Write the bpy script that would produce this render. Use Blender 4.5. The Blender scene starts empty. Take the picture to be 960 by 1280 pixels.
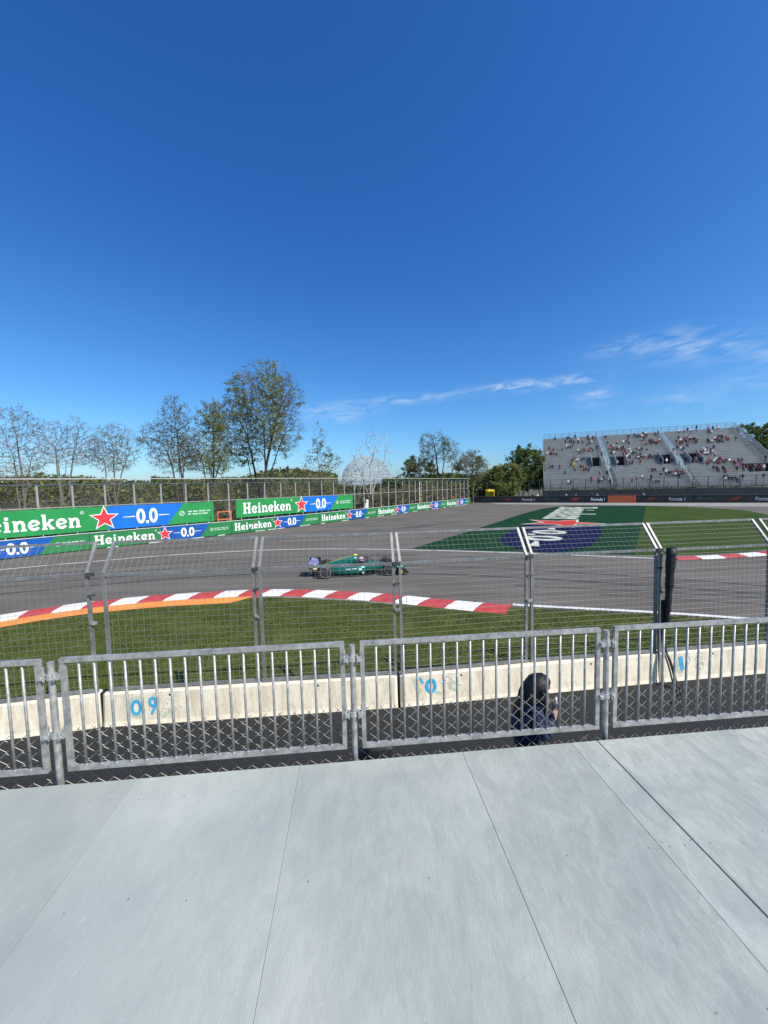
import bpy, bmesh, math, random
from mathutils import Vector, Matrix

# ------------------------------------------------------------------ camera, sky, sun, exposure
S = bpy.context.scene
C = S.collection
cam_d = bpy.data.cameras.new('camera'); cam = bpy.data.objects.new('camera', cam_d); C.objects.link(cam)
cam_d.sensor_fit = 'VERTICAL'; cam_d.sensor_height = 24.0; cam_d.lens = 9.0
cam_d.clip_start = 0.05; cam_d.clip_end = 6000
CAM_H = 4.8
cam.matrix_world = (Matrix.Translation((0, 0, CAM_H)) @ Matrix.Rotation(math.radians(90 - 4.0), 4, 'X')
                    @ Matrix.Rotation(math.radians(-1.3), 4, 'Z'))
S.camera = cam

SUN_AZ = math.radians(125); SUN_EL = math.radians(46)      # azimuth clockwise from +Y (view direction)
W = bpy.data.worlds.new('World'); S.world = W; W.use_nodes = True
nt = W.node_tree; N = nt.nodes; L = nt.links; N.clear()
def nd(t, **k):
    n = N.new(t)
    for a, b in k.items(): setattr(n, a, b)
    return n
def mth(op, a, b=None, clamp=False):
    n = nd('ShaderNodeMath', operation=op, use_clamp=clamp)
    for i, v in enumerate((a, b)):
        if v is None: continue
        if isinstance(v, (int, float)): n.inputs[i].default_value = v
        else: L.new(v, n.inputs[i])
    return n.outputs[0]
sky = nd('ShaderNodeTexSky', sky_type='NISHITA', sun_disc=False)
sky.sun_elevation = SUN_EL; sky.sun_rotation = SUN_AZ
sky.altitude = 30; sky.air_density = 1.0; sky.dust_density = 0.8; sky.ozone_density = 4.0
tc = nd('ShaderNodeTexCoord'); sx = nd('ShaderNodeSeparateXYZ'); L.new(tc.outputs['Generated'], sx.inputs[0])
az = mth('MULTIPLY', mth('ARCTAN2', sx.outputs[0], sx.outputs[1]), 57.2958)
el = mth('MULTIPLY', mth('ARCSINE', sx.outputs[2]), 57.2958)
cv = nd('ShaderNodeCombineXYZ'); L.new(mth('MULTIPLY', az, 0.16), cv.inputs[0])
L.new(mth('MULTIPLY', mth('SUBTRACT', el, mth('MULTIPLY', az, 0.05)), 0.62), cv.inputs[1])
nz = nd('ShaderNodeTexNoise'); nz.inputs['Scale'].default_value = 1.6; nz.inputs['Detail'].default_value = 8
nz.inputs['Roughness'].default_value = 0.62; nz.inputs['Distortion'].default_value = 0.6
L.new(cv.outputs[0], nz.inputs['Vector'])
def wisp(a0, e0, wa, we, tilt, amp):
    da = mth('SUBTRACT', az, a0); de = mth('SUBTRACT', mth('SUBTRACT', el, e0), mth('MULTIPLY', da, tilt))
    g = mth('ADD', mth('POWER', mth('DIVIDE', da, wa), 2), mth('POWER', mth('DIVIDE', de, we), 2))
    return mth('MULTIPLY', mth('POWER', 2.718, mth('MULTIPLY', g, -1)), amp)
m = None
for w in ((-6.5, 10.6, 5, 1.2, .06, .75), (5, 12.3, 8, .65, .05, .62), (18.5, 13.0, 3.2, .6, .0, 1.5), (25.5, 12.9, 3.5, .55, .02, 1.3), (28.5, 10.6, 2, 1.0, 0.1, .75),
          (33, 16.1, 5, .9, .03, .62), (38.5, 14.5, 5, 1.3, -.06, .62), (46, 12.1, 5, .9, -.1, .5), (40, 9.5, 7, 1.2, .1, .4),
          (75, 13, 9, 1.3, .05, .9), (100, 16, 10, 1.4, .03, .9), (-80, 12, 12, 1.2, .03, .9), (-125, 15, 12, 1.3, -.03, .9), (150, 13, 14, 1.3, .02, .9)):
    g = wisp(*w); m = g if m is None else mth('ADD', m, g)
cl = mth('MULTIPLY', mth('SUBTRACT', nz.outputs['Fac'], 0.40, True), 1.9)
cl = mth('MULTIPLY', cl, m); cl = mth('MINIMUM', cl, 0.62)
mix = nd('ShaderNodeMix', data_type='RGBA'); L.new(cl, mix.inputs['Factor'])
sr_ = nd('ShaderNodeSeparateColor'); sc_ = nd('ShaderNodeCombineColor'); L.new(sky.outputs[0], sr_.inputs[0])   # camera's colour response to the clear sky
for i_, (g_, k_) in enumerate(((1.53, .348), (1.222, .750), (.956, 1.499))): L.new(mth('MULTIPLY', mth('POWER', sr_.outputs[i_], g_), k_), sc_.inputs[i_])
L.new(sc_.outputs[0], mix.inputs[6]); mix.inputs[7].default_value = (7.5, 8.2, 8.8, 1)
bg = nd('ShaderNodeBackground'); bg.inputs['Strength'].default_value = 0.10
L.new(mix.outputs[2], bg.inputs['Color'])
wo = nd('ShaderNodeOutputWorld'); L.new(bg.outputs[0], wo.inputs['Surface'])

sun_d = bpy.data.lights.new('sun', 'SUN'); sun_d.energy = 5.0; sun_d.angle = math.radians(0.53); sun_d.color = (1, 0.945, 0.83)
sun = bpy.data.objects.new('sun', sun_d); C.objects.link(sun)
sdir = Vector((math.sin(SUN_AZ) * math.cos(SUN_EL), math.cos(SUN_AZ) * math.cos(SUN_EL), math.sin(SUN_EL)))
sun.rotation_euler = sdir.to_track_quat('Z', 'Y').to_euler(); sun.location = sdir * 60
S.view_settings.view_transform = 'Standard'; S.view_settings.look = 'None'
S.view_settings.exposure = 0.25; S.view_settings.gamma = 1; S.view_settings.use_curve_mapping = False
S.cycles.max_bounces = 6; S.cycles.transparent_max_bounces = 24

# ------------------------------------------------------------------ materials
MT = {}
def mat(name, c1, c2=None, scale=6.0, rough=.6, metal=0.0, bump=0.0, stretch=(1, 1, 1), detail=6, lo=.35, hi=.65, spec=.4, trans=0.0, coat=0.0, bscale=None):
    if name in MT: return MT[name]
    m = bpy.data.materials.new(name); m.use_nodes = True; MT[name] = m
    t = m.node_tree; p = t.nodes['Principled BSDF']; out = t.nodes['Material Output']
    p.inputs['Roughness'].default_value = rough; p.inputs['Metallic'].default_value = metal
    p.inputs['Specular IOR Level'].default_value = spec
    if coat: p.inputs['Coat Weight'].default_value = coat; p.inputs['Coat Roughness'].default_value = .05
    p.inputs['Base Color'].default_value = (*c1, 1)
    if c2 or bump:
        co = t.nodes.new('ShaderNodeTexCoord'); mp = t.nodes.new('ShaderNodeMapping'); mp.inputs['Scale'].default_value = stretch
        t.links.new(co.outputs['Object'], mp.inputs[0])
        n = t.nodes.new('ShaderNodeTexNoise'); n.inputs['Scale'].default_value = scale; n.inputs['Detail'].default_value = detail
        n.inputs['Roughness'].default_value = .6
        t.links.new(mp.outputs[0], n.inputs['Vector'])
        if c2:
            r = t.nodes.new('ShaderNodeValToRGB'); r.color_ramp.elements[0].position = lo; r.color_ramp.elements[1].position = hi
            r.color_ramp.elements[0].color = (*c1, 1); r.color_ramp.elements[1].color = (*c2, 1)
            t.links.new(n.outputs['Fac'], r.inputs[0]); t.links.new(r.outputs[0], p.inputs['Base Color'])
        if bump:
            n2 = n
            if bscale:
                n2 = t.nodes.new('ShaderNodeTexNoise'); n2.inputs['Scale'].default_value = bscale; n2.inputs['Detail'].default_value = 4
                t.links.new(mp.outputs[0], n2.inputs['Vector'])
            b = t.nodes.new('ShaderNodeBump'); b.inputs['Strength'].default_value = bump; b.inputs['Distance'].default_value = .02
            t.links.new(n2.outputs['Fac'], b.inputs['Height']); t.links.new(b.outputs[0], p.inputs['Normal'])
    if trans:
        tr = t.nodes.new('ShaderNodeBsdfTranslucent'); mx = t.nodes.new('ShaderNodeMixShader'); mx.inputs[0].default_value = trans
        src = p.inputs['Base Color'].links[0].from_socket if p.inputs['Base Color'].links else None
        if src: t.links.new(src, tr.inputs[0])
        else: tr.inputs[0].default_value = (*c1, 1)
        t.links.new(p.outputs[0], mx.inputs[1]); t.links.new(tr.outputs[0], mx.inputs[2]); t.links.new(mx.outputs[0], out.inputs[0])
    return m
galv = mat('galvanised_steel', (.25, .25, .238), (.47, .465, .44), 13, .48, .4, .05)
galv2 = mat('weathered_galvanised_steel', (.20, .20, .19), (.33, .33, .315), 5, .55, .4, .05)
wire = mat('bright_wire', (.24, .235, .22), None, rough=.6, metal=.2)
link = mat('chain_wire', (.36, .355, .335), None, rough=.5, metal=.2)
farpost = mat('pale_fence_steel', (.42, .43, .40), (.52, .53, .50), 3, .5, .3)
farwire = mat('dull_wire', (.16, .165, .155), None, rough=.6, metal=.3)
darksteel = mat('dark_steel', (.05, .055, .06), (.09, .095, .10), 3, .5, .3)
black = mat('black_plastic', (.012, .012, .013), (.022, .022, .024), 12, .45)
tarp = mat('black_tarpaulin', (.010, .010, .011), (.025, .025, .027), 7, .55, 0, .4)
white_p = mat('white_print', (.78, .78, .77), None, rough=.55)
green_p = mat('green_print', (.020, .235, .060), (.026, .27, .075), .8, .6, spec=.2)
green_p2 = mat('green_barrier_print', (.014, .165, .045), (.020, .205, .06), 1.2, .55)
blue_p = mat('blue_print', (.008, .135, .55), (.010, .155, .62), .8, .6, spec=.2)
blue_p2 = mat('blue_barrier_print', (.007, .075, .32), (.010, .095, .40), 1.2, .6, spec=.2)
red_p = mat('red_print', (.70, .035, .045), None, rough=.5)
backing = mat('grey_board_back', (.22, .22, .22), (.28, .28, .28), 3, .7)
concrete = mat('pale_concrete', (.70, .63, .49), (.84, .765, .61), 3.2, .85, 0, .3, (1, 1, .35), bscale=30)

def overlay(m, scale, st, lo_c, hi_c, p0, p1):     # a second, multiplied noise for stains and wear
    t = m.node_tree; p = t.nodes['Principled BSDF']; src = p.inputs['Base Color'].links[0].from_socket
    co = t.nodes.new('ShaderNodeTexCoord'); mp = t.nodes.new('ShaderNodeMapping'); mp.inputs['Scale'].default_value = st; n = t.nodes.new('ShaderNodeTexNoise')
    n.inputs['Scale'].default_value = scale; n.inputs['Detail'].default_value = 9; n.inputs['Roughness'].default_value = .68; n.inputs['Distortion'].default_value = .6
    r = t.nodes.new('ShaderNodeValToRGB'); r.color_ramp.elements[0].position = p0; r.color_ramp.elements[1].position = p1; r.color_ramp.elements[0].color = (*lo_c, 1); r.color_ramp.elements[1].color = (*hi_c, 1)
    x = t.nodes.new('ShaderNodeMix'); x.data_type = 'RGBA'; x.blend_type = 'MULTIPLY'; x.inputs['Factor'].default_value = 1
    t.links.new(co.outputs['Object'], mp.inputs[0]); t.links.new(mp.outputs[0], n.inputs['Vector']); t.links.new(n.outputs['Fac'], r.inputs[0]); t.links.new(src, x.inputs[6]); t.links.new(r.outputs[0], x.inputs[7]); t.links.new(x.outputs[2], p.inputs['Base Color'])
overlay(concrete, 2.6, (2.2, 2.2, .5), (.80, .77, .72), (1.04, 1.04, 1.04), .34, .54)
overlay(concrete, 14, (1, 1, 1), (.88, .87, .86), (1, 1, 1), .34, .46)

# ------------------------------------------------------------------ helpers
WM = {}
def tag(o, label=None, cat=None, group=None, kind=None):
    if label: o['label'] = label
    if cat: o['category'] = cat
    if group: o['group'] = group
    if kind: o['kind'] = kind
    return o
def empty(name, loc, rz=0, label=None, cat=None, group=None):
    o = bpy.data.objects.new(name, None); C.objects.link(o)
    o.location = loc; o.rotation_euler = (0, 0, rz); o.empty_display_size = .2
    WM[o] = Matrix.Translation(Vector(loc)) @ Matrix.Rotation(rz, 4, 'Z')
    return tag(o, label, cat, group)
def wm(o):
    while o is not None and o not in WM: o = o.parent
    return WM[o] if o is not None else Matrix.Identity(4)
class MB:
    def __init__(s): s.v = []; s.f = []; s.m = []
    def poly(s, pts, m=0):
        i = len(s.v); s.v += [tuple(p) for p in pts]; s.f.append(tuple(range(i, i + len(pts)))); s.m.append(m); return s
    def box(s, c, d, rz=0, m=0):
        hx, hy, hz = d[0] / 2, d[1] / 2, d[2] / 2; ca, sa = math.cos(rz), math.sin(rz); i = len(s.v)
        for z in (-hz, hz):
            for x, y in ((-hx, -hy), (hx, -hy), (hx, hy), (-hx, hy)):
                s.v.append((c[0] + x * ca - y * sa, c[1] + x * sa + y * ca, c[2] + z))
        for q in ((3, 2, 1, 0), (4, 5, 6, 7), (0, 1, 5, 4), (1, 2, 6, 5), (2, 3, 7, 6), (3, 0, 4, 7)):
            s.f.append(tuple(i + k for k in q)); s.m.append(m)
        return s
    def bar(s, a, b, r0, r1=None, n=6, m=0, caps=True, rot=0):
        a = Vector(a); b = Vector(b); r1 = r0 if r1 is None else r1
        d = b - a
        if d.length < 1e-7: return s
        d.normalize(); up = Vector((0, 0, 1)) if abs(d.z) < .95 else Vector((0, 1, 0))
        x = d.cross(up).normalized(); y = x.cross(d); i = len(s.v)
        for p, r in ((a, r0), (b, r1)):
            for k in range(n):
                t = 2 * math.pi * k / n + rot
                s.v.append(tuple(p + x * (r * math.cos(t)) + y * (r * math.sin(t))))
        for k in range(n):
            q = (k + 1) % n; s.f.append((i + k, i + q, i + n + q, i + n + k)); s.m.append(m)
        if caps:
            s.f.append(tuple(i + n - 1 - k for k in range(n))); s.m.append(m)
            s.f.append(tuple(i + n + k for k in range(n))); s.m.append(m)
        return s
    def sqbar(s, a, b, w, m=0):           # square tube
        return s.bar(a, b, w * .7071, n=4, m=m, rot=math.pi / 4)
    def tube(s, pts, r, n=8, m=0, closed=False):
        pts = [Vector(p) for p in pts]; k = len(pts); i = len(s.v); rr = r if isinstance(r, (list, tuple)) else [r] * k
        px = None
        for j, p in enumerate(pts):
            d = (pts[min(j + 1, k - 1)] - pts[max(j - 1, 0)]).normalized()
            if px is None:
                up = Vector((0, 0, 1)) if abs(d.z) < .9 else Vector((0, 1, 0)); px = d.cross(up).normalized()
            px = (px - d * px.dot(d)).normalized(); py = d.cross(px)
            for q in range(n):
                t = 2 * math.pi * q / n; s.v.append(tuple(p + (px * math.cos(t) + py * math.sin(t)) * rr[j]))
        for j in range(k - 1):
            for q in range(n):
                w = (q + 1) % n; s.f.append((i + j * n + q, i + j * n + w, i + (j + 1) * n + w, i + (j + 1) * n + q)); s.m.append(m)
        s.f.append(tuple(i + n - 1 - q for q in range(n))); s.m.append(m)
        s.f.append(tuple(i + (k - 1) * n + q for q in range(n))); s.m.append(m)
        return s
    def rings(s, rings, m=0, caps=True):  # loft of equal rings
        n = len(rings[0]); i = len(s.v)
        for r in rings: s.v += [tuple(p) for p in r]
        for j in range(len(rings) - 1):
            for q in range(n):
                w = (q + 1) % n; s.f.append((i + j * n + q, i + j * n + w, i + (j + 1) * n + w, i + (j + 1) * n + q)); s.m.append(m)
        if caps:
            s.f.append(tuple(i + n - 1 - q for q in range(n))); s.m.append(m)
            s.f.append(tuple(i + (len(rings) - 1) * n + q for q in range(n))); s.m.append(m)
        return s
    def mesh(s, name, mats, inv=None):
        me = bpy.data.meshes.new(name)
        v = s.v if inv is None else [tuple(inv @ Vector(p)) for p in s.v]
        me.from_pydata(v, [], s.f)
        mats = mats if isinstance(mats, (list, tuple)) else [mats]
        for x in mats: me.materials.append(x)
        if len(mats) > 1: me.polygons.foreach_set('material_index', s.m)
        return me
    def build(s, name, mats, parent=None, local=False, smooth=False, **t):
        inv = None if (local or parent is None) else wm(parent).inverted()
        if inv is not None and inv == Matrix.Identity(4): inv = None
        me = s.mesh(name, mats, inv)
        if smooth: me.polygons.foreach_set('use_smooth', [True] * len(me.polygons))
        me.update()
        o = bpy.data.objects.new(name, me); C.objects.link(o); o.parent = parent
        return tag(o, **t)
def copy_tree(o, parent=None):
    c = o.copy(); C.objects.link(c); c.parent = parent
    for ch in list(o.children): copy_tree(ch, c)
    return c
def lerp(a, b, t): return tuple(a[i] + (b[i] - a[i]) * t for i in range(len(a)))
class Path:                                # polyline with arc length
    def __init__(s, pts):
        s.p = [Vector((p[0], p[1])) for p in pts]; s.l = [0]
        for a, b in zip(s.p, s.p[1:]): s.l.append(s.l[-1] + (b - a).length)
        s.len = s.l[-1]
    def at(s, d):
        for i in range(len(s.p) - 1):
            if d <= s.l[i + 1] or i == len(s.p) - 2:
                t = (d - s.l[i]) / (s.l[i + 1] - s.l[i]); q = s.p[i].lerp(s.p[i + 1], t); e = (s.p[i + 1] - s.p[i]).normalized()
                return q, e
def smooth_path(pts, it=3):
    for _ in range(it):
        o = [pts[0]]
        for a, b in zip(pts, pts[1:]): o += [lerp(a, b, .25), lerp(a, b, .75)]
        pts = o + [pts[-1]]
    return pts
def sheet(name, pts, z, m, parent=None, **t):
    bm = bmesh.new(); f = bm.faces.new([bm.verts.new((p[0], p[1], z)) for p in pts])
    bm.normal_update()
    if f.normal.z < 0: bmesh.ops.reverse_faces(bm, faces=[f])
    bmesh.ops.triangulate(bm, faces=bm.faces[:])
    me = bpy.data.meshes.new(name); bm.to_mesh(me); bm.free(); me.materials.append(m)
    o = bpy.data.objects.new(name, me); C.objects.link(o); o.parent = parent
    return tag(o, **t)
def strip(path, d0, d1, off0, off1, z, step=.8, slant=0):   # quads along a path, between two sideways offsets
    b = MB(); n = max(1, int((d1 - d0) / step)); pr = None
    for k in range(n + 1):
        d = d0 + (d1 - d0) * k / n; q, e = path.at(d); nn = Vector((-e.y, e.x)); q2, e2 = path.at(d + slant); n2 = Vector((-e2.y, e2.x))
        a = q + nn * off0; c = q2 + n2 * off1; cur = ((a.x, a.y, z), (c.x, c.y, z))
        if pr: b.poly([pr[0], cur[0], cur[1], pr[1]])
        pr = cur
    return b

# stroke lettering in a (u, v) plane: lists of quads
def stroke(pts, w):
    out = []; P = [Vector(p) for p in pts]; L_, R_ = [], []
    for i, p in enumerate(P):
        d0 = (P[i] - P[i - 1]).normalized() if i else (P[1] - P[0]).normalized()
        d1 = (P[i + 1] - P[i]).normalized() if i < len(P) - 1 else d0
        t = (d0 + d1)
        t = t.normalized() if t.length > 1e-4 else d0
        n = Vector((-t.y, t.x)); k = w / 2 / max(.5, n.dot(Vector((-d0.y, d0.x))))
        L_.append(p + n * k); R_.append(p - n * k)
    for i in range(len(P) - 1): out.append([R_[i], R_[i + 1], L_[i + 1], L_[i]])
    return out
def arc(cx, cy, rx, ry, a0, a1, n=14): return [(cx + rx * math.cos(math.radians(a0 + (a1 - a0) * i / n)), cy + ry * math.sin(math.radians(a0 + (a1 - a0) * i / n))) for i in range(n + 1)]
def hb(x0, x1, y, w): return stroke([(x0, y), (x1, y)], w)
def vb(x, y0, y1, w): return stroke([(x, y0), (x, y1)], w)
SW, SF = .185, .12
GL = {
 'H': (.98, [vb(.24, .02, .98, .22), vb(.72, .02, .98, .22), hb(.3, .68, .5, .15), hb(.06, .42, .06, SF), hb(.54, .90, .06, SF), hb(.06, .42, .94, SF), hb(.54, .90, .94, SF)]),
 'e': (.66, [stroke(arc(.33, .34, .235, .27, 10, 330, 20), .17), stroke([(.14, .27), (.55, .40)], .11)]),
 'i': (.44, [vb(.22, .02, .64, SW), hb(.06, .38, .06, SF), hb(.08, .22, .62, SF), stroke(arc(.22, .84, .055, .055, 0, 360, 10), .11)]),
 'n': (.80, [vb(.2, .02, .64, SW), hb(.06, .35, .06, SF), hb(.06, .2, .62, SF), stroke([(.22, .42), (.30, .55), (.42, .595), (.53, .56), (.585, .44), (.585, .02)], SW * .95), hb(.44, .74, .06, SF)]),
 'k': (.80, [vb(.2, .02, .98, SW), hb(.06, .35, .06, SF), hb(.06, .2, .94, SF), stroke([(.26, .28), (.56, .60)], .14), stroke([(.36, .40), (.62, .05)], .17), hb(.46, .74, .06, SF), hb(.44, .70, .62, SF * .9)]),
 '0': (.62, [stroke(arc(.31, .5, .20, .40, 90, 450, 24), .19)]),
 '.': (.22, [vb(.11, .0, .19, .18)]),
}
def text_quads(txt, size, u0, v0, width=None):
    q = []; x = 0
    for ch in txt:
        adv, parts = GL[ch]
        for k, pr in enumerate(parts):
            for quad in pr: q.append((k, [(x + p[0], p[1]) for p in quad]))
        x += adv
    sxx = (width / x) if width else size
    return [(k, [(u0 + p[0] * sxx, v0 + p[1] * size) for p in quad]) for k, quad in q]
def star_pts(u, v, r, ri=.42): return [(u + (r if k % 2 == 0 else r * ri) * math.sin(math.pi * k / 5), v + (r if k % 2 == 0 else r * ri) * math.cos(math.pi * k / 5)) for k in range(10)]
def font_mesh(txt, size, offset=.0, shear=0):
    cu = bpy.data.curves.new('txt', 'FONT'); cu.body = txt; cu.size = size; cu.offset = offset; cu.shear = shear; cu.align_x = 'CENTER'; cu.align_y = 'CENTER'
    cu.resolution_u = 3
    o = bpy.data.objects.new('txt', cu); C.objects.link(o)
    dg = bpy.context.evaluated_depsgraph_get(); me = bpy.data.meshes.new_from_object(o.evaluated_get(dg))
    vs = [tuple(v.co) for v in me.vertices]; fs = [tuple(p.vertices) for p in me.polygons]
    bpy.data.objects.remove(o); bpy.data.curves.remove(cu); bpy.data.meshes.remove(me)
    return vs, fs
def add_font(b, txt, size, fn, u, v, lift, offset=0, shear=0, sx=1):
    vs, fs = font_mesh(txt, size, offset, shear); i = len(b.v)
    b.v += [tuple(fn(u + p[0] * sx, v + p[1], lift)) for p in vs]; b.f += [tuple(i + k for k in f) for f in fs]; b.m += [0] * len(fs)

# ================================================================== SETTING
R = random.Random(7)
soil = mat('earth_and_rough_grass', (.055, .065, .028), (.10, .095, .055), .35, .95, 0, .3, bscale=3)
sheet('ground', [(-1500, -300), (1500, -300), (1500, 2500), (-1500, 2500)], -.06, soil, kind='structure')
# asphalt with worn racing line
asph = mat('race_asphalt', (.118, .107, .093), (.150, .137, .120), .22, .88, 0, .35, bscale=60, spec=.15)
t = asph.node_tree; p = t.nodes['Principled BSDF']
co = t.nodes.new('ShaderNodeTexCoord'); mp = t.nodes.new('ShaderNodeMapping'); mp.inputs['Rotation'].default_value = (0, 0, math.radians(8)); mp.inputs['Scale'].default_value = (.05, .8, 1)
n2 = t.nodes.new('ShaderNodeTexNoise'); n2.inputs['Scale'].default_value = 1.3; n2.inputs['Detail'].default_value = 5
rp = t.nodes.new('ShaderNodeValToRGB'); rp.color_ramp.elements[0].position = .36; rp.color_ramp.elements[1].position = .62
rp.color_ramp.elements[0].color = (.78, .775, .77, 1); rp.color_ramp.elements[1].color = (1.06, 1.05, 1.04, 1)
mx = t.nodes.new('ShaderNodeMix'); mx.data_type = 'RGBA'; mx.blend_type = 'MULTIPLY'; mx.inputs['Factor'].default_value = .9
old = p.inputs['Base Color'].links[0].from_socket
t.links.new(co.outputs['Object'], mp.inputs[0]); t.links.new(mp.outputs[0], n2.inputs['Vector']); t.links.new(n2.outputs['Fac'], rp.inputs[0])
t.links.new(old, mx.inputs[6]); t.links.new(rp.outputs[0], mx.inputs[7]); t.links.new(mx.outputs[2], p.inputs['Base Color'])
fine = t.nodes.new('ShaderNodeTexNoise'); fine.inputs['Scale'].default_value = 55; fine.inputs['Detail'].default_value = 3
t.links.new(co.outputs['Object'], fine.inputs['Vector'])
fr = t.nodes.new('ShaderNodeValToRGB'); fr.color_ramp.elements[0].color = (.8, .8, .8, 1); fr.color_ramp.elements[1].color = (1.2, 1.2, 1.2, 1)
fr.color_ramp.elements[0].position = .3; fr.color_ramp.elements[1].position = .7
m3 = t.nodes.new('ShaderNodeMix'); m3.data_type = 'RGBA'; m3.blend_type = 'MULTIPLY'; m3.inputs['Factor'].default_value = 1
t.links.new(fine.outputs['Fac'], fr.inputs[0]); t.links.new(mx.outputs[2], m3.inputs[6]); t.links.new(fr.outputs[0], m3.inputs[7]); t.links.new(m3.outputs[2], p.inputs['Base Color'])

BAR = Path(smooth_path([(-46, 4), (-37, 17.2), (-28.01, 27.67), (-23.05, 33.19), (-15.38, 40.66), (-4.54, 53.94), (7.0, 70.5), (20.6, 89.5)], 2))
D0 = 0
for k in range(4000):                        # arc length where the old origin (-37, 17.2) sits
    if BAR.at(k * .01)[0].x > -37.0: D0 = k * .01; break
FW0 = Vector((21.86, 94.22)); FWE = (Vector((68.73, 70.91)) - FW0).normalized()
def fw(d): q = FW0 + FWE * d; return q
trk = [tuple(p) for p in BAR.p] + [tuple(FW0 + Vector((0, .3)))] + [tuple(fw(90))] + [(110, 8), (60, -8), (20, 2), (-20, -6), (-46, -8)]
track = sheet('track', trk, 0, asph, kind='structure')

KERB = Path(smooth_path([(-24, 3), (-19.6, 10.5), (-15.42, 15.03), (-12.02, 17.07), (-6.49, 17.95), (-3.83, 17.75), (-.08, 16.75), (2.57, 15.59), (4.91, 14.68), (9.7, 13.51), (12.72, 12.5), (17, 10.6), (24, 6)], 3))
wline = mat('track_line_paint', (.60, .59, .57), (.74, .73, .71), 5, .6)
def kd(x):                                    # arc length at world x
    lo = 0
    for k in range(int(KERB.len * 50)):
        if KERB.at(k * .02)[0].x >= x: return k * .02
    return KERB.len
dk_end = kd(4.95)
FARL = Path(smooth_path([(-36, 16), (-28, 21.8), (-24.48, 24.12), (-18.74, 26.88), (-15.58, 28.3), (-9.94, 29.4), (-5.02, 29.5), (1.12, 28.3), (9.19, 25.85), (16.5, 22.9)], 3))
strip(FARL, 0, FARL.len, -.09, .09, .008).build('edge_line', wline, track)
strip(KERB, dk_end, KERB.len, -.04, .20, .008).build('edge_line', wline, track)
grey_line = mat('worn_line_paint', (.16, .16, .155), (.24, .235, .225), 4, .8)
rub = mat('rubber_marks', (.035, .034, .033), (.075, .073, .071), 2.2, .75, 0, 0, (1, 1, 1))
for (pts, w) in (([(-21, 19), (-13, 22.2), (-5, 23.4), (3, 22.4), (11, 19.5), (17, 16.5)], .22), ([(-21, 20.3), (-13, 23.6), (-5, 24.9), (3, 24), (11, 21)], .16),
                 ([(-24, 27.5), (-16, 33), (-6, 38), (5, 45)], .25), ([(9, 15.9), (13, 14.6), (17, 13)], .13), ([(-7, 45), (-2.5, 47.5)], .5), ([(-20, 17.6), (-12, 20.6), (-5, 21.6), (3, 20.3), (10, 17.9), (16, 15.2)], .3), ([(-22, 21.5), (-14, 25.2), (-6, 26.6), (2, 26), (9, 23.6)], .2), ([(6, 17.6), (12, 16.0), (20, 13)], .16), ([(-18, 31), (-8, 35.5), (2, 41), (10, 49)], .3), ([(2, 42.5), (6, 45)], .4)):
    pa = Path(smooth_path(pts, 2)); strip(pa, 0, pa.len, -w / 2, w / 2, .004).build('tyre_mark', rub, track)
pale = mat('pale_service_road', (.22, .215, .20), (.28, .27, .25), .5, .85, 0, .2, bscale=30)
sheet('service_road', [tuple(fw(6) + Vector((-1.5, -6.0))), tuple(fw(22) + Vector((-1.2, -9.5))), tuple(fw(46) + Vector((-.5, -14))), tuple(fw(70) + Vector((-8, -21))), tuple(fw(88) + Vector((4, -30))), tuple(fw(88) + Vector((-.2, -.4))), tuple(fw(4) + Vector((-.2, -.4)))], .004, pale, kind='structure')
# grass verge near the wall
grassm = mat('mown_grass', (.048, .068, .014), (.100, .115, .032), 1.1, .95, 0, .6, bscale=26, spec=.05)
kpts = [tuple(KERB.at(d * .8)[0] + Vector((-KERB.at(d * .8)[1].y, KERB.at(d * .8)[1].x)) * -.3) for d in range(int(KERB.len / .8))]
GR = kpts + [(30, 4), (24, 10.0), (11.5, 8.9), (8.7, 8.6), (3, 7.95), (.2, 7.58), (-5.4, 7.15), (-8.2, 6.6), (-11, 6.0), (-22, 3.0)]
sheet('grass_verge', GR, .012, grassm, kind='structure')
# grass blades, uncountable
bl = MB()
def in_poly(x, y, P):
    c = False; j = len(P) - 1
    for i in range(len(P)):
        if (P[i][1] > y) != (P[j][1] > y) and x < (P[j][0] - P[i][0]) * (y - P[i][1]) / (P[j][1] - P[i][1]) + P[i][0]: c = not c
        j = i
    return c
kptsb = []
for d in range(int(KERB.len / .8)):
    q, e = KERB.at(d * .8); kptsb.append(tuple(q + Vector((-e.y, e.x)) * -(2.2 if q.x < -6.6 else 1.3 if q.x < 5 else .12)))
GRB = kptsb + GR[len(kpts):]
cnt = 0
while cnt < 60000:
    x = R.uniform(-17, 15); y = R.uniform(6.2, 17.6)
    if abs(x) > y * 1.06 + .4 or not in_poly(x, y, GRB): continue
    nq, ne = None, None
    a = R.uniform(0, 6.28); h = R.uniform(.03, .075); w = R.uniform(.008, .018); lx, ly = R.gauss(0, .03), R.gauss(0, .03)
    # patchy growth
    if math.sin(x * 1.7 + 3 * math.sin(y * .9)) + math.sin(y * 2.3 + x) < R.uniform(-2.4, .6): h *= .45
    bl.poly([(x - w * math.cos(a), y - w * math.sin(a), .01), (x + w * math.cos(a), y + w * math.sin(a), .01), (x + lx, y + ly, .01 + h)], R.choice((0, 0, 1, 1, 2)))
    cnt += 1
g1 = mat('grass_blade_dark', (.054, .086, .016), None, rough=.9, trans=.3, spec=.05); g2 = mat('grass_blade_mid', (.088, .12, .026), None, rough=.9, trans=.3, spec=.05); g3 = mat('grass_blade_dry', (.13, .12, .05), None, rough=.9, trans=.3, spec=.05)
bl.build('grass_blades', [g1, g2, g3], label='short mown green grass growing between the concrete wall and the kerb', cat='grass', kind='stuff')

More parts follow.
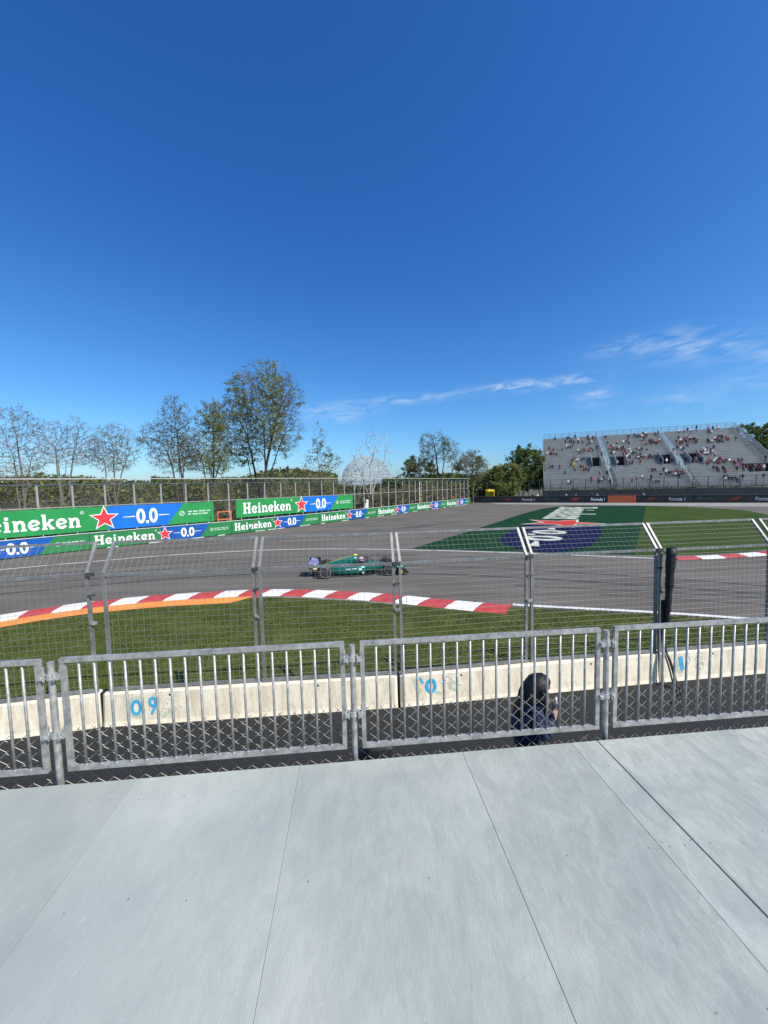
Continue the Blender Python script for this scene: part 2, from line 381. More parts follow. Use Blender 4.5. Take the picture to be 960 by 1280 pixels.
# kerb: painted blocks
kr = mat('kerb_red_paint', (.40, .04, .04), (.52, .065, .06), 3, .65, 0, .15, bscale=18); kw = mat('kerb_white_paint', (.70, .68, .64), (.82, .80, .77), 3, .65, 0, .15, bscale=18); ko = mat('kerb_orange_paint', (.72, .24, .045), (.82, .31, .07), 2, .7)
def make_kerb(path, d0, d1, blk, width, z, label, slant=-.28, flip=1):
    q0, _ = path.at(d0); root = empty('kerb', (q0.x, q0.y, 0), 0, label, 'kerb')
    k = 0; d = d0
    while d < d1 - .1:
        e = min(d + blk, d1); b = MB(); n = 3; prof = ((0, .012), (.2, .045), (width - .25, .055), (width, .012)); rows = []
        for j in range(n + 1):
            dd = d + .006 + (e - d - .012) * j / n; row = []
            for off, zz in prof:
                q, ee = path.at(min(dd + slant * off / width, path.len)); nn = Vector((ee.y, -ee.x)) * flip; pnt = q + nn * off
                row.append((pnt.x, pnt.y, zz + z))
            rows.append(row)
        for j in range(n):
            for c in range(3): b.poly([rows[j][c], rows[j][c + 1], rows[j + 1][c + 1], rows[j + 1][c]])
        b.build('kerb_block', kr if k % 2 == 0 else kw, root); d = e; k += 1
    return root
kb = make_kerb(KERB, kd(-21.5), dk_end, 1.08, 1.15, .004, 'red and white kerb along the grass verge with an orange strip on its left part')
o_end = kd(-6.7)
ob = strip(KERB, kd(-21.5), o_end, -2.05, -1.17, .03, .8, 1.0)
ob.build('orange_strip', ko, kb)
gutter = mat('kerb_gutter_concrete', (.20, .195, .18), (.27, .26, .24), 4, .9)
strip(KERB, o_end + .3, kd(1.0), -1.35, -1.17, .016, .8).build('concrete_edge', gutter, kb)
K2 = Path(smooth_path([(17.5, 23.25), (20.5, 23.5), (24.39, 24.3), (30, 26.8), (38, 32), (46, 40)], 2))
make_kerb(K2, 0, K2.len, 1.5, 1.0, .004, 'red and white kerb along the grass island edge right of centre', slant=-.35, flip=1)

# turf island
turf = mat('dark_painted_turf', (.007, .036, .015), (.011, .048, .021), .5, .95, 0, .3, bscale=12, spec=.05)
islg = mat('island_grass', (.030, .058, .012), (.052, .078, .018), .3, .95, 0, .4, (1, 1, 1), bscale=9, spec=.05)
sheet('painted_turf', smooth_path([(2.0, 28.5), (10.2, 40.8), (23.0, 61.2), (31, 71.5), (36, 74), (41, 72.6), (47.8, 69.8)], 1) + [(15.9, 24.2), (9.2, 26.2)], .008, turf, kind='structure')
tf = bpy.data.objects['painted_turf']
sheet('grass_island', smooth_path([(47.8, 69.8), (51.5, 63.3), (52.4, 56), (48.6, 48.4), (38, 33.4), (30, 27.2), (24.5, 24.5), (17.5, 23.6), (15.9, 24.2)], 1), .009, islg, kind='structure')
gi = bpy.data.objects['grass_island']
tdir = Vector((-.497, -.868)); tup = Vector((.868, -.497)); torg = Vector((33.2, 72.6))
def tfn(u, v, l): q = torg + tdir * u + tup * v; return (q.x, q.y, .012 + l)
bluet = mat('turf_blue_paint', (.006, .009, .042), (.009, .014, .06), .7, .95, spec=.05); whitet = mat('turf_white_paint', (.36, .40, .34), (.60, .62, .55), 1.6, .95, spec=.05); redt = mat('turf_red_paint', (.42, .035, .03), (.52, .06, .045), .9, .95, spec=.05)
b = MB(); b.poly([tfn(u, v, .004) for u, v in smooth_path([(30.5, 3.5), (31.0, .2), (36, -.4), (44, -.7), (48.5, 0), (52.6, 3.2), (49, 6.8), (35.5, 7.3), (30.5, 6.4)], 2)]); b.build('blue_paint_panel', bluet, tf)
b = MB()
for k, q in text_quads('Heineken', 6.0, 1.2, .4, 25.5): b.poly([tfn(*p, .008 + k * .003) for p in q])
b.build('painted_lettering', whitet, tf)
b = MB(); b.poly([tfn(*p, .012) for p in star_pts(31.2, 3.1, 5.0)]); so = b.build('star_outline', whitet, tf)
b = MB(); b.poly([tfn(*p, .016) for p in star_pts(31.2, 3.1, 4.2)]); b.build('painted_star', redt, tf)
b = MB()
for k, q in text_quads('0.0', 3.1, 38.8, 1.3, 7.6): b.poly([tfn(*p, .012 + k * .003) for p in q])
for u0, u1 in ((36.0, 38.2), (46.8, 49.4)): b.poly([tfn(u0, 2.5, .012), tfn(u1, 2.4, .012), tfn(u1, 3.2, .012), tfn(u0, 2.8, .012)])
b.build('painted_number', whitet, tf)

# service ground below the deck and the deck
sg = mat('shade_darkened_asphalt', (.011, .011, .011), (.022, .0215, .021), 26, .85, 0, .6, bscale=70)  # dark asphalt, colour taken near black to stand in for the trench shade
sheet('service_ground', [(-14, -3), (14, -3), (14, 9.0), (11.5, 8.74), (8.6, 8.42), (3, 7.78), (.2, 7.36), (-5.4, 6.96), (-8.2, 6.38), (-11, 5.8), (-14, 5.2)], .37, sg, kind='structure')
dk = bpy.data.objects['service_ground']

deckm = bpy.data.materials.new('painted_plywood'); deckm.use_nodes = True
t = deckm.node_tree; p = t.nodes['Principled BSDF']; p.inputs['Roughness'].default_value = .55; p.inputs['Specular IOR Level'].default_value = .35
def tn(t, k, **a):
    n = t.nodes.new(k)
    for x, y in a.items(): setattr(n, x, y)
    return n
co = tn(t, 'ShaderNodeTexCoord')
def noise(t, co, scale, st, det=6, dist=0, rough=.6):
    mp = tn(t, 'ShaderNodeMapping'); mp.inputs['Scale'].default_value = st; t.links.new(co.outputs['Object'], mp.inputs[0])
    n = tn(t, 'ShaderNodeTexNoise'); n.inputs['Scale'].default_value = scale; n.inputs['Detail'].default_value = det; n.inputs['Distortion'].default_value = dist; n.inputs['Roughness'].default_value = rough
    t.links.new(mp.outputs[0], n.inputs['Vector']); return n.outputs['Fac']
def ramp(t, f, a, b, p0, p1):
    r = tn(t, 'ShaderNodeValToRGB'); r.color_ramp.elements[0].position = p0; r.color_ramp.elements[1].position = p1
    r.color_ramp.elements[0].color = (*a, 1); r.color_ramp.elements[1].color = (*b, 1); t.links.new(f, r.inputs[0]); return r.outputs[0]
def mixc(t, f, a, b, mode='MIX'):
    m = tn(t, 'ShaderNodeMix', data_type='RGBA', blend_type=mode)
    if isinstance(f, (int, float)): m.inputs['Factor'].default_value = f
    else: t.links.new(f, m.inputs['Factor'])
    for i, v in ((6, a), (7, b)):
        if isinstance(v, tuple): m.inputs[i].default_value = (*v, 1)
        else: t.links.new(v, m.inputs[i])
    return m.outputs[2]
big = noise(t, co, .9, (1, .7, 1), 4)
base = ramp(t, big, (.32, .352, .335), (.41, .438, .405), .32, .66)
st = noise(t, co, 2.4, (2.6, 1.0, 1), 9, 1.6, .68); streak = ramp(t, st, (.80, .795, .785), (1.08, 1.07, 1.06), .34, .62)
fg = noise(t, co, 15, (4.5, .8, 1), 8, 1.6, .66); fineg = ramp(t, fg, (.90, .90, .89), (1.05, 1.05, 1.045), .38, .60)
sxy = tn(t, 'ShaderNodeSeparateXYZ'); t.links.new(co.outputs['Object'], sxy.inputs[0])
wear = tn(t, 'ShaderNodeMapRange'); wear.inputs[1].default_value = -1.6; wear.inputs[2].default_value = 2.6; wear.inputs[3].default_value = .22; wear.inputs[4].default_value = .95
t.links.new(sxy.outputs[0], wear.inputs[0])
c = mixc(t, wear.outputs[0], base, streak, 'MULTIPLY'); c = mixc(t, wear.outputs[0], c, fineg, 'MULTIPLY')
dirt = ramp(t, noise(t, co, 2.0, (1.3, .8, 1), 8, 1.2), (0, 0, 0), (1, 1, 1), .46, .68)
rgb = tn(t, 'ShaderNodeRGBToBW'); t.links.new(dirt, rgb.inputs[0])
dm = tn(t, 'ShaderNodeMath', operation='MULTIPLY'); t.links.new(rgb.outputs[0], dm.inputs[0]); t.links.new(wear.outputs[0], dm.inputs[1])
c = mixc(t, dm.outputs[0], c, (.265, .29, .285))
crack = ramp(t, noise(t, co, 9, (9, .28, 1), 9, .8, .72), (0, 0, 0), (1, 1, 1), .63, .675)
cb = tn(t, 'ShaderNodeRGBToBW'); t.links.new(crack, cb.inputs[0]); cm = tn(t, 'ShaderNodeMath', operation='MULTIPLY'); t.links.new(cb.outputs[0], cm.inputs[0]); t.links.new(wear.outputs[0], cm.inputs[1])
c = mixc(t, cm.outputs[0], c, (.20, .205, .20))
oi = tn(t, 'ShaderNodeObjectInfo'); vr_ = tn(t, 'ShaderNodeMapRange'); vr_.inputs[3].default_value = .90; vr_.inputs[4].default_value = 1.06; t.links.new(oi.outputs['Random'], vr_.inputs[0])
cc_ = tn(t, 'ShaderNodeCombineColor')
for i_ in range(3): t.links.new(vr_.outputs[0], cc_.inputs[i_])
c = mixc(t, 1.0, c, cc_.outputs[0], 'MULTIPLY')
scuff = ramp(t, noise(t, co, 30, (1, 1, 1), 5, 2.5, .7), (0, 0, 0), (1, 1, 1), .68, .74); sb_ = tn(t, 'ShaderNodeRGBToBW'); t.links.new(scuff, sb_.inputs[0])
sm_ = tn(t, 'ShaderNodeMath', operation='MULTIPLY'); sm_.inputs[1].default_value = .45; t.links.new(sb_.outputs[0], sm_.inputs[0])
c = mixc(t, sm_.outputs[0], c, (.17, .175, .17))
pale_ = ramp(t, noise(t, co, 7, (2.2, 1.2, 1), 7, 2.0, .7), (0, 0, 0), (1, 1, 1), .60, .70); pb_ = tn(t, 'ShaderNodeRGBToBW'); t.links.new(pale_, pb_.inputs[0])
pm2 = tn(t, 'ShaderNodeMath', operation='MULTIPLY'); pm2.inputs[1].default_value = .4; t.links.new(pb_.outputs[0], pm2.inputs[0])
c = mixc(t, pm2.outputs[0], c, (.47, .50, .50))
t.links.new(c, p.inputs['Base Color'])
bp = tn(t, 'ShaderNodeBump'); bp.inputs['Strength'].default_value = .42; bp.inputs['Distance'].default_value = .006
ad = tn(t, 'ShaderNodeMath', operation='ADD'); t.links.new(fg, ad.inputs[0]); t.links.new(noise(t, co, 6, (1, 1, 1), 3), ad.inputs[1])
t.links.new(ad.outputs[0], bp.inputs['Height']); t.links.new(bp.outputs[0], p.inputs['Normal'])
rr = ramp(t, big, (.42, .42, .42), (.66, .66, .66), .3, .7); rb = tn(t, 'ShaderNodeRGBToBW'); t.links.new(rr, rb.inputs[0]); t.links.new(rb.outputs[0], p.inputs['Roughness'])

edge_y = lambda x: 3.362 + .085 * x
deck = MB()
for k in range(7): deck.sqbar((-7.6, 3.05 - k * .8 - .085 * 7.6, 2.18), (7.6, 3.05 - k * .8 + .085 * 7.6, 2.18), .1)
deckroot = deck.build('deck', galv2, kind='structure')
pl = MB()
for k in range(12):
    x = -7.3 + k * 1.33
    for yy in (2.9, -.6): pl.bar((x, yy + .085 * x, .38), (x, yy + .085 * x, 2.13), .03, n=8)
pl.build('support_post', galv2, deckroot)
seams = [-7.9, -6.5, -5.05, -3.62, -2.2, -.81, .68, 1.74, 2.0, 3.42, 4.85, 6.3, 7.8]
gaps = {2.0: .0055, -.81: .0008, .68: .0008, 1.74: .0006, -2.2: .0022}
for i in range(len(seams) - 1):
    a, bx = seams[i], seams[i + 1]; ga, gb = gaps.get(a, .0015), gaps.get(bx, .0015)
    zt = 2.3 + (R.uniform(-.0025, .0025) if i % 2 else R.uniform(-.001, .003)); ya, yb = edge_y(a), edge_y(bx); Ln = 5.0; dx = .085 * Ln
    P4 = [(a + ga + dx, ya - Ln), (bx - gb + dx, yb - Ln), (bx - gb, yb), (a + ga, ya)]
    b = MB()
    ch = .002
    top = [(P4[0][0] + ch, P4[0][1]), (P4[1][0] - ch, P4[1][1]), (P4[2][0] - ch, P4[2][1] - ch), (P4[3][0] + ch, P4[3][1] - ch)]
    r0 = [(x, y, zt - .022) for x, y in P4]; r1 = [(x, y, zt - ch) for x, y in P4]; r2 = [(x, y, zt) for x, y in top]
    b.rings([r0, r1, r2]); o = b.build('deck_board', deckm, deckroot)
    sc = MB()                                 # screw heads set in the board
    for rowy in (.25, 1.05, 1.85, 2.65):
        for kx in (.1, .36, .63, .9):
            xx = a + (bx - a) * kx + R.gauss(0, .03); yy = edge_y(xx) - rowy + R.gauss(0, .03); xx += .085 * rowy
            if R.random() < .6: sc.bar((xx, yy, zt - .003), (xx, yy, zt + .0016), .0065, .005, n=7)
    if sc.v: sc.build('screw_head', mat('dull_screw', (.16, .16, .15), (.3, .3, .29), 30, .5, .5), o)

# ================================================================== NEAR FENCES
RY = lambda x: 3.445 + .085 * x               # railing line
rz_r = math.atan(.085)
def railing_panel(x0, x1, label, zs=0):
    root = empty('guard_railing', ((x0 + x1) / 2, RY((x0 + x1) / 2), 2.36), 0, label, 'railing', 'galvanised railing panels along the deck edge')
    z0, z1 = 2.385 + zs, 3.36 + zs; P = lambda x, z, d=0: (x, RY(x) + d, z)
    MB().sqbar(P(x0 - .019, z1), P(x1 + .019, z1), .039).build('top_rail', galv, root)
    MB().sqbar(P(x0 - .019, z0), P(x1 + .019, z0), .038).build('bottom_rail', galv, root)
    for x in (x0, x1): MB().sqbar(P(x, z0 + .022), P(x, z1 - .022), .037).build('side_post', galv, root)
    n = round((x1 - x0) / .128); me = None
    for k in range(1, n):
        x = x0 + (x1 - x0) * k / n
        b = MB().bar((0, 0, z0 + .02 - 2.36), (0, 0, z1 - .02 - 2.36), .0112, n=10)
        b.bar((0, 0, z0 + .019 - 2.36), (0, 0, z0 + .030 - 2.36), .019, .0135, n=8)     # weld bead
        if me is None: me = b.mesh('bar', galv); me.polygons.foreach_set('use_smooth', [len(p.vertices) == 4 for p in me.polygons])
        o = bpy.data.objects.new('bar', me); C.objects.link(o); o.parent = root
        o.location = (x - (x0 + x1) / 2, RY(x) - RY((x0 + x1) / 2), 0); o.rotation_euler = (0, 0, R.uniform(0, 6))
    return root
railing_panel(-5.3, -2.99, 'galvanised railing panel at the far left, cut by the picture edge', .0)
railing_panel(-2.79, -.41, 'galvanised railing panel in front of the blue painted 09 on the wall', .005)
railing_panel(-.23, 2.04, 'galvanised railing panel in front of the person with black hair', 0)
railing_panel(2.22, 4.6, 'galvanised railing panel at the right end, below the rolled black tarpaulin', .005)
railing_panel(4.8, 7.1, 'galvanised railing panel beyond the right picture edge')
clampm = mat('zinc_coupler', (.42, .42, .40), (.62, .61, .58), 40, .35, .6, .1)
def railing_post(x, label):
    y = RY(x); root = empty('railing_post', (x, y, 1.2), 0, label, 'post', 'scaffold tube posts between the railing panels')
    b = MB().bar((x, y, .38), (x, y, 3.35), .0265, n=16)
    b.build('tube', galv, root)
    for z in (3.225, 2.70):
        c = MB()
        n = 14
        ring = lambda zz, r: [(x + r * math.cos(6.283 * k / n), y + r * math.sin(6.283 * k / n), zz) for k in range(n)]
        c.rings([ring(z - .022, .028), ring(z - .022, .038), ring(z + .022, .038), ring(z + .022, .028)])
        for s in (-1, 1):
            c.box((x + s * .058, RY(x + s * .058) - .012, z), (.045, .05, .040), rz_r)
            c.bar((x + s * .062, RY(x) - .045, z), (x + s * .062, RY(x) + .04, z), .008, n=6)
            c.bar((x + s * .062, RY(x) - .055, z), (x + s * .062, RY(x) - .040, z), .015, n=6)
            c.bar((x + s * .045, RY(x) - .03, z - .035), (x + s * .045, RY(x) - .03, z + .05), .007, n=6)
            c.bar((x + s * .075, RY(x) + .005, z + .018), (x + s * .075, RY(x) + .005, z + .075), .011, n=8)
        c.build('coupler', clampm, root)
railing_post(-5.41, 'scaffold tube post left of the leftmost railing panel')
railing_post(-2.89, 'scaffold tube railing post nearest the left picture edge')
railing_post(-.32, 'scaffold tube railing post near the middle of the picture')
railing_post(2.13, 'scaffold tube railing post just right of the person with black hair')
railing_post(4.70, 'scaffold tube railing post beyond the right picture edge')
# low chain link fence just beyond the railing
cl_root = empty('chain_link_fence', (0, RY(0) + .075, .4), 0, 'low chain link fence of diamond wire just behind the railing bars', 'fence')
dw, dh, z0c = .135, .118, 1.93
def clx(x): return RY(x) + .075
links = MB(); x = -5.4; k = 0
while x < 7.0:
    rows = int((2.70 - z0c) / dh) if True else 0
    for j in range(rows * 2 + 1):             # zigzag strands
        z = z0c + j * dh / 2; xa = x + (dw / 2 if j % 2 else 0); xb = x + (0 if j % 2 else dw / 2)
        links.bar((xa, clx(xa) + (.006 if j % 2 else -.006), z), (xb, clx(xb) + (-.006 if j % 2 else .006), z + dh / 2), .0022, n=4, caps=False)
        xc = x + dw - (0 if not j % 2 else dw / 2); xd = x + dw - (dw / 2 if not j % 2 else 0)
        links.bar((xc, clx(xc) + (-.006 if j % 2 else .006), z), (xd, clx(xd) + (.006 if j % 2 else -.006), z + dh / 2), .0022, n=4, caps=False)
    xt = x + dw / 2; zt = z0c + (rows * 2 + 1) * dh / 2
    links.bar((xt - .008, clx(xt), zt - .01), (xt + .02, clx(xt), zt + .022), .0022, n=4); links.bar((xt + .008, clx(xt), zt - .01), (xt - .02, clx(xt), zt + .022), .0022, n=4)
    x += dw; k += 1
links.build('wire_diamonds', link, cl_root)
MB().bar((-5.4, clx(-5.4) + .02, 1.96), (7, clx(7) + .02, 1.96), .004, n=5).build('tension_wire', wire, cl_root)

# concrete wall segments
WL = [(-11.1, 5.86), (-5.43, 6.99), (.22, 7.42), (5.96, 8.14), (11.7, 8.8)]
wall_lbl = ['cream concrete wall block at the left edge below the fence', 'cream concrete wall block with blue painted 09', 'cream concrete wall block with blue painted ring behind the person with black hair', 'cream concrete wall block at the right with a short blue painted stroke']
spray_b = mat('blue_spray_paint', (.03, .32, .62), (.06, .46, .74), 9, .8); spray_g = mat('mint_spray_haze', (.42, .60, .48), (.50, .60, .50), 5, .85); spray_w = mat('white_spray_paint', (.74, .73, .70), (.82, .81, .78), 8, .8)
def spray(m, soft):
    t = m.node_tree
    if t.nodes.get('fade'): return
    out = t.nodes['Material Output']; p = t.nodes['Principled BSDF']; tr = t.nodes.new('ShaderNodeBsdfTransparent'); mx = t.nodes.new('ShaderNodeMixShader'); mx.name = 'fade'
    co = t.nodes.new('ShaderNodeTexCoord'); n = t.nodes.new('ShaderNodeTexNoise'); n.inputs['Scale'].default_value = 22; n.inputs['Detail'].default_value = 5; t.links.new(co.outputs['Object'], n.inputs['Vector'])
    r = t.nodes.new('ShaderNodeMapRange'); r.inputs[1].default_value = soft[0]; r.inputs[2].default_value = soft[1]; t.links.new(n.outputs['Fac'], r.inputs[0])
    t.links.new(r.outputs[0], mx.inputs[0]); t.links.new(tr.outputs[0], mx.inputs[1]); t.links.new(p.outputs[0], mx.inputs[2]); t.links.new(mx.outputs[0], out.inputs[0])
spray(spray_b, (.15, .34)); spray(spray_g, (.36, .60)); spray(spray_w, (.26, .46))
for i in range(4):
    a = Vector(WL[i]); c = Vector(WL[i + 1]); e = (c - a).normalized(); nrm = Vector((-e.y, e.x)); a2 = a + e * .03; c2 = c - e * .03; Lw = (c2 - a2).length
    root = empty('concrete_barrier', (a2.x, a2.y, 0), math.atan2(e.y, e.x), wall_lbl[i], 'barrier', 'concrete wall blocks under the fence')
    # local: x along, y away from camera; profile (y, z)
    prof = [(-.10, -.02), (-.075, .30), (-.035, .45), (0.0, .965), (.02, .985), (.22, .985), (.24, .965), (.275, .45), (.38, .22), (.38, -.02)]
    b = MB(); xs = [0, .05] + [Lw * k / 6 for k in range(1, 6)] + [Lw - .05, Lw]; rings = []
    for j, x in enumerate(xs):
        sc = .035 if j in (0, len(xs) - 1) else 0
        rings.append([(x, (y + sc if y < .12 else y - sc), z - (sc * .5 if z > .9 else 0)) for y, z in prof])
    b.rings(rings); w = b.build('block', concrete, root, local=True)
    MB().box((Lw + .03, .14, .50), (.05, .16, .96)).build('joint_shade_strip', black, root, local=True)  # dark strip added in the gap to imitate the shade between blocks
    # lifting holes
    hb_ = MB()
    for x in (.22 * Lw, .72 * Lw): hb_.bar((x, -.006, .90), (x, .02, .90), .022, n=10)
    hb_.build('lifting_hole', black, root, local=True)
    def face(u, v, l): yy = -.035 + (v - .45) / (.965 - .45) * .035; return (u, yy - .003 - l, v)
    pb, pw, pg = ('blue_painted_number', spray_b, 1.45), ('white_painted_scrawl', spray_w, 1.35), ('mint_overspray', spray_g, 1.2)
    def put(kind, pts, wd, l):
        bm = MB()
        for q in stroke(pts, wd * kind[2]): bm.poly([face(*s, l) for s in q])
        bm.build(kind[0], kind[1], w, local=True)
    if i == 1:
        put(pb, arc(.62, .70, .075, .12, 0, 360, 18), .038, .004); put(pb, arc(.92, .79, .055, .075, 0, 360, 16), .036, .004); put(pb, [(.975, .80), (.955, .68), (.90, .56)], .036, .006)
        put(pw, [(1.24, .83), (1.17, .85), (1.16, .77), (1.22, .74), (1.21, .67), (1.13, .67)], .022, .004); put(pw, arc(1.34, .75, .05, .07, 60, 300, 10), .022, .004); put(pw, [(1.42, .70), (1.47, .68)], .02, .004)
        put(pg, arc(.63, .70, .14, .17, 60, 320, 16), .07, 0); put(pg, [(1.05, .60), (1.12, .52), (1.25, .60)], .07, 0)
    if i == 2:
        put(pb, arc(.62, .74, .085, .12, 0, 360, 18), .046, .004); put(pb, [(.40, .93), (.46, .80)], .03, .004)
        put(pw, [(.98, .94), (.88, .93), (.88, .87), (.97, .84), (.94, .78), (.82, .80)], .026, .004); put(pw, [(1.22, .87), (1.08, .82), (1.05, .90)], .024, .004); put(pw, [(1.10, .80), (1.30, .70)], .026, .004)
        put(pg, [(.30, .92), (.34, .70), (.42, .62)], .08, 0); put(pg, arc(1.12, .70, .10, .08, 0, 300, 12), .06, 0); put(pg, [(.70, .60), (.9, .56)], .06, 0)
    if i == 3:
        put(pb, [(.45, .90), (.50, .60)], .062, .004)
        put(pw, [(.78, .90), (.68, .88), (.72, .78), (.66, .74)], .026, .004); put(pw, [(.98, .90), (.88, .88), (.84, .80), (.95, .76), (1.05, .74)], .026, .004)
        put(pg, [(.36, .85), (.38, .60), (.52, .58)], .09, 0); put(pg, arc(.92, .66, .09, .06, 0, 300, 12), .05, 0)

# debris fence panels standing on the wall
FJ = [((-10.95, 5.93), (-8.26, 6.50)), ((-8.20, 6.51), (-5.51, 7.06)), ((-5.31, 7.09), (-2.52, 7.30)), ((-2.45, 7.31), (.19, 7.50)), ((.26, 7.51), (2.96, 7.89)), ((3.03, 7.90), (5.90, 8.21)), ((5.97, 8.22), (8.72, 8.55)), ((8.79, 8.56), (11.5, 8.88))]
flab = ['bent top wire fence panel beyond the left picture edge', 'bent top wire fence panel cut by the left edge, below the leftmost sign', 'bent top wire fence panel above the blue painted 09', 'bent top wire fence panel the green car is seen through', 'bent top wire fence panel just right of the green car nose', 'bent top wire fence panel in front of the blue painted turf', 'bent top wire fence panel right of the rolled black tarpaulin', 'bent top wire fence panel beyond the right picture edge']
def debris_panel(a, c, label, seed):
    rr = random.Random(seed); a = Vector(a); c = Vector(c); e = (c - a).normalized(); nr = Vector((-e.y, e.x)); Ln = (c - a).length
    root = empty('wire_fence_panel', (a.x, a.y, .985), math.atan2(e.y, e.x) + rr.gauss(0, .003), label, 'fence', 'bent top wire fence panels on the concrete wall')
    zb, zt, off = 2.30, 2.82, .40             # bend, tip heights above wall, forward lean
    zb += rr.uniform(-.015, .025); root.rotation_euler.x = rr.gauss(0, .008)
    for x, nm in ((.03, 'post'), (Ln - .03, 'post')):
        b = MB().sqbar((x, 0, .0), (x, 0, zb), .055); b.sqbar((x, .004, zb - .01), (x, off, zt), .052)
        po = b.build(nm, galv2, root, local=True)
    MB().sqbar((.055, 0, .05), (Ln - .055, 0, .05), .05).build('bottom_rail', galv2, root, local=True)
    MB().sqbar((.055, 0, zb - .03), (Ln - .055, 0, zb - .03), .05).build('bend_rail', galv2, root, local=True)
    MB().sqbar((.0, off, zt), (Ln, off, zt), .045).build('top_rail', galv2, root, local=True)
    m = MB(); n = round(Ln / .118); r = .0024
    for k in range(1, n):
        x = .03 + (Ln - .06) * k / n
        m.bar((x, -.03, .07), (x, -.03, zb), r, n=4, caps=False); m.bar((x, -.02, zb), (x, off - .02, zt), r, n=4, caps=False)
    z = .16
    while z < zb - .06: m.bar((.05, -.037, z), (Ln - .05, -.037, z), r, n=4, caps=False); z += .112
    for k in range(1, 6):
        f = k / 6.0; m.bar((.05, off * f - .03, zb + (zt - zb) * f), (Ln - .05, off * f - .03, zb + (zt - zb) * f), r, n=4, caps=False)
    m.build('wire_mesh', wire, root, local=True)
    return root, Ln, zb
for i, (a, c) in enumerate(FJ):
    root, Ln, zb = debris_panel(a, c, flab[i], i)
    for z, s in ((zb - .03, .07), (zb - .42, .03), (zb - .95, .055)):
        b = MB().box((Ln - .02 + .05, -.035, z), (.14 if z > zb - .2 else .12, .03, s), 0); b.bar((Ln + .03, -.07, z - .03), (Ln + .03, .0, z + .01), .012, n=6)
        b.build('clamp', darksteel if z > zb - .5 else galv, root, local=True)

# rolled black tarpaulin strapped to the fence, and cables
tr = empty('rolled_tarpaulin', (6.02, 8.10, 1.6), 0, 'black rolled tarpaulin strapped upright beside the fence post at right', 'tarpaulin')
rg = []
for k in range(13):
    f = k / 12; z = 1.62 + f * 1.70; rad = .045 + .055 * f + .006 * math.sin(k * 2.1); cx = 6.03 + .055 * f; cy = 8.07
    rg.append([(cx + rad * (1 + .10 * math.sin(3 * q + k)) * math.cos(6.283 * q / 14), cy + .9 * rad * math.sin(6.283 * q / 14), z + (.03 * math.sin(q) if k == 12 else 0)) for q in range(14)])
MB().rings(rg).build('roll', tarp, tr, smooth=True)
for z in (2.0, 2.55, 3.22):
    rad = .05 + .055 * (z - 1.62) / 1.7; cx = 6.03 + .055 * (z - 1.62) / 1.7
    MB().tube([(cx + (rad + .006) * math.cos(t * .5236), 8.07 + (rad + .006) * math.sin(t * .5236), z + .01 * math.sin(t)) for t in range(13)], .008, 6).build('strap', black, tr)
cb_ = empty('power_cable', (5.95, 8.0, .37), 0, 'black cables hanging down the fence post over the wall joint', 'cable')
for k, (dx, dy) in enumerate(((0, 0), (.035, -.01), (.06, .005))):
    MB().tube(smooth_path([(5.93 + dx, 8.10, 2.2), (5.93 + dx * .6, 8.09, 1.5), (5.97 + dx, 8.07 + dy, 1.08), (5.98 + dx * 1.3, 7.98 + dy, .95), (6.01 + dx * 1.4, 7.90 + dy, .70), (6.03 + dx * 1.5, 7.82 + dy, .40), (5.98 + dx * 2, 7.55 + dy, .385), (5.6 - dx * 3, 7.3, .385)], 2), .016, 8).build('cable_strand', black, cb_, smooth=True)

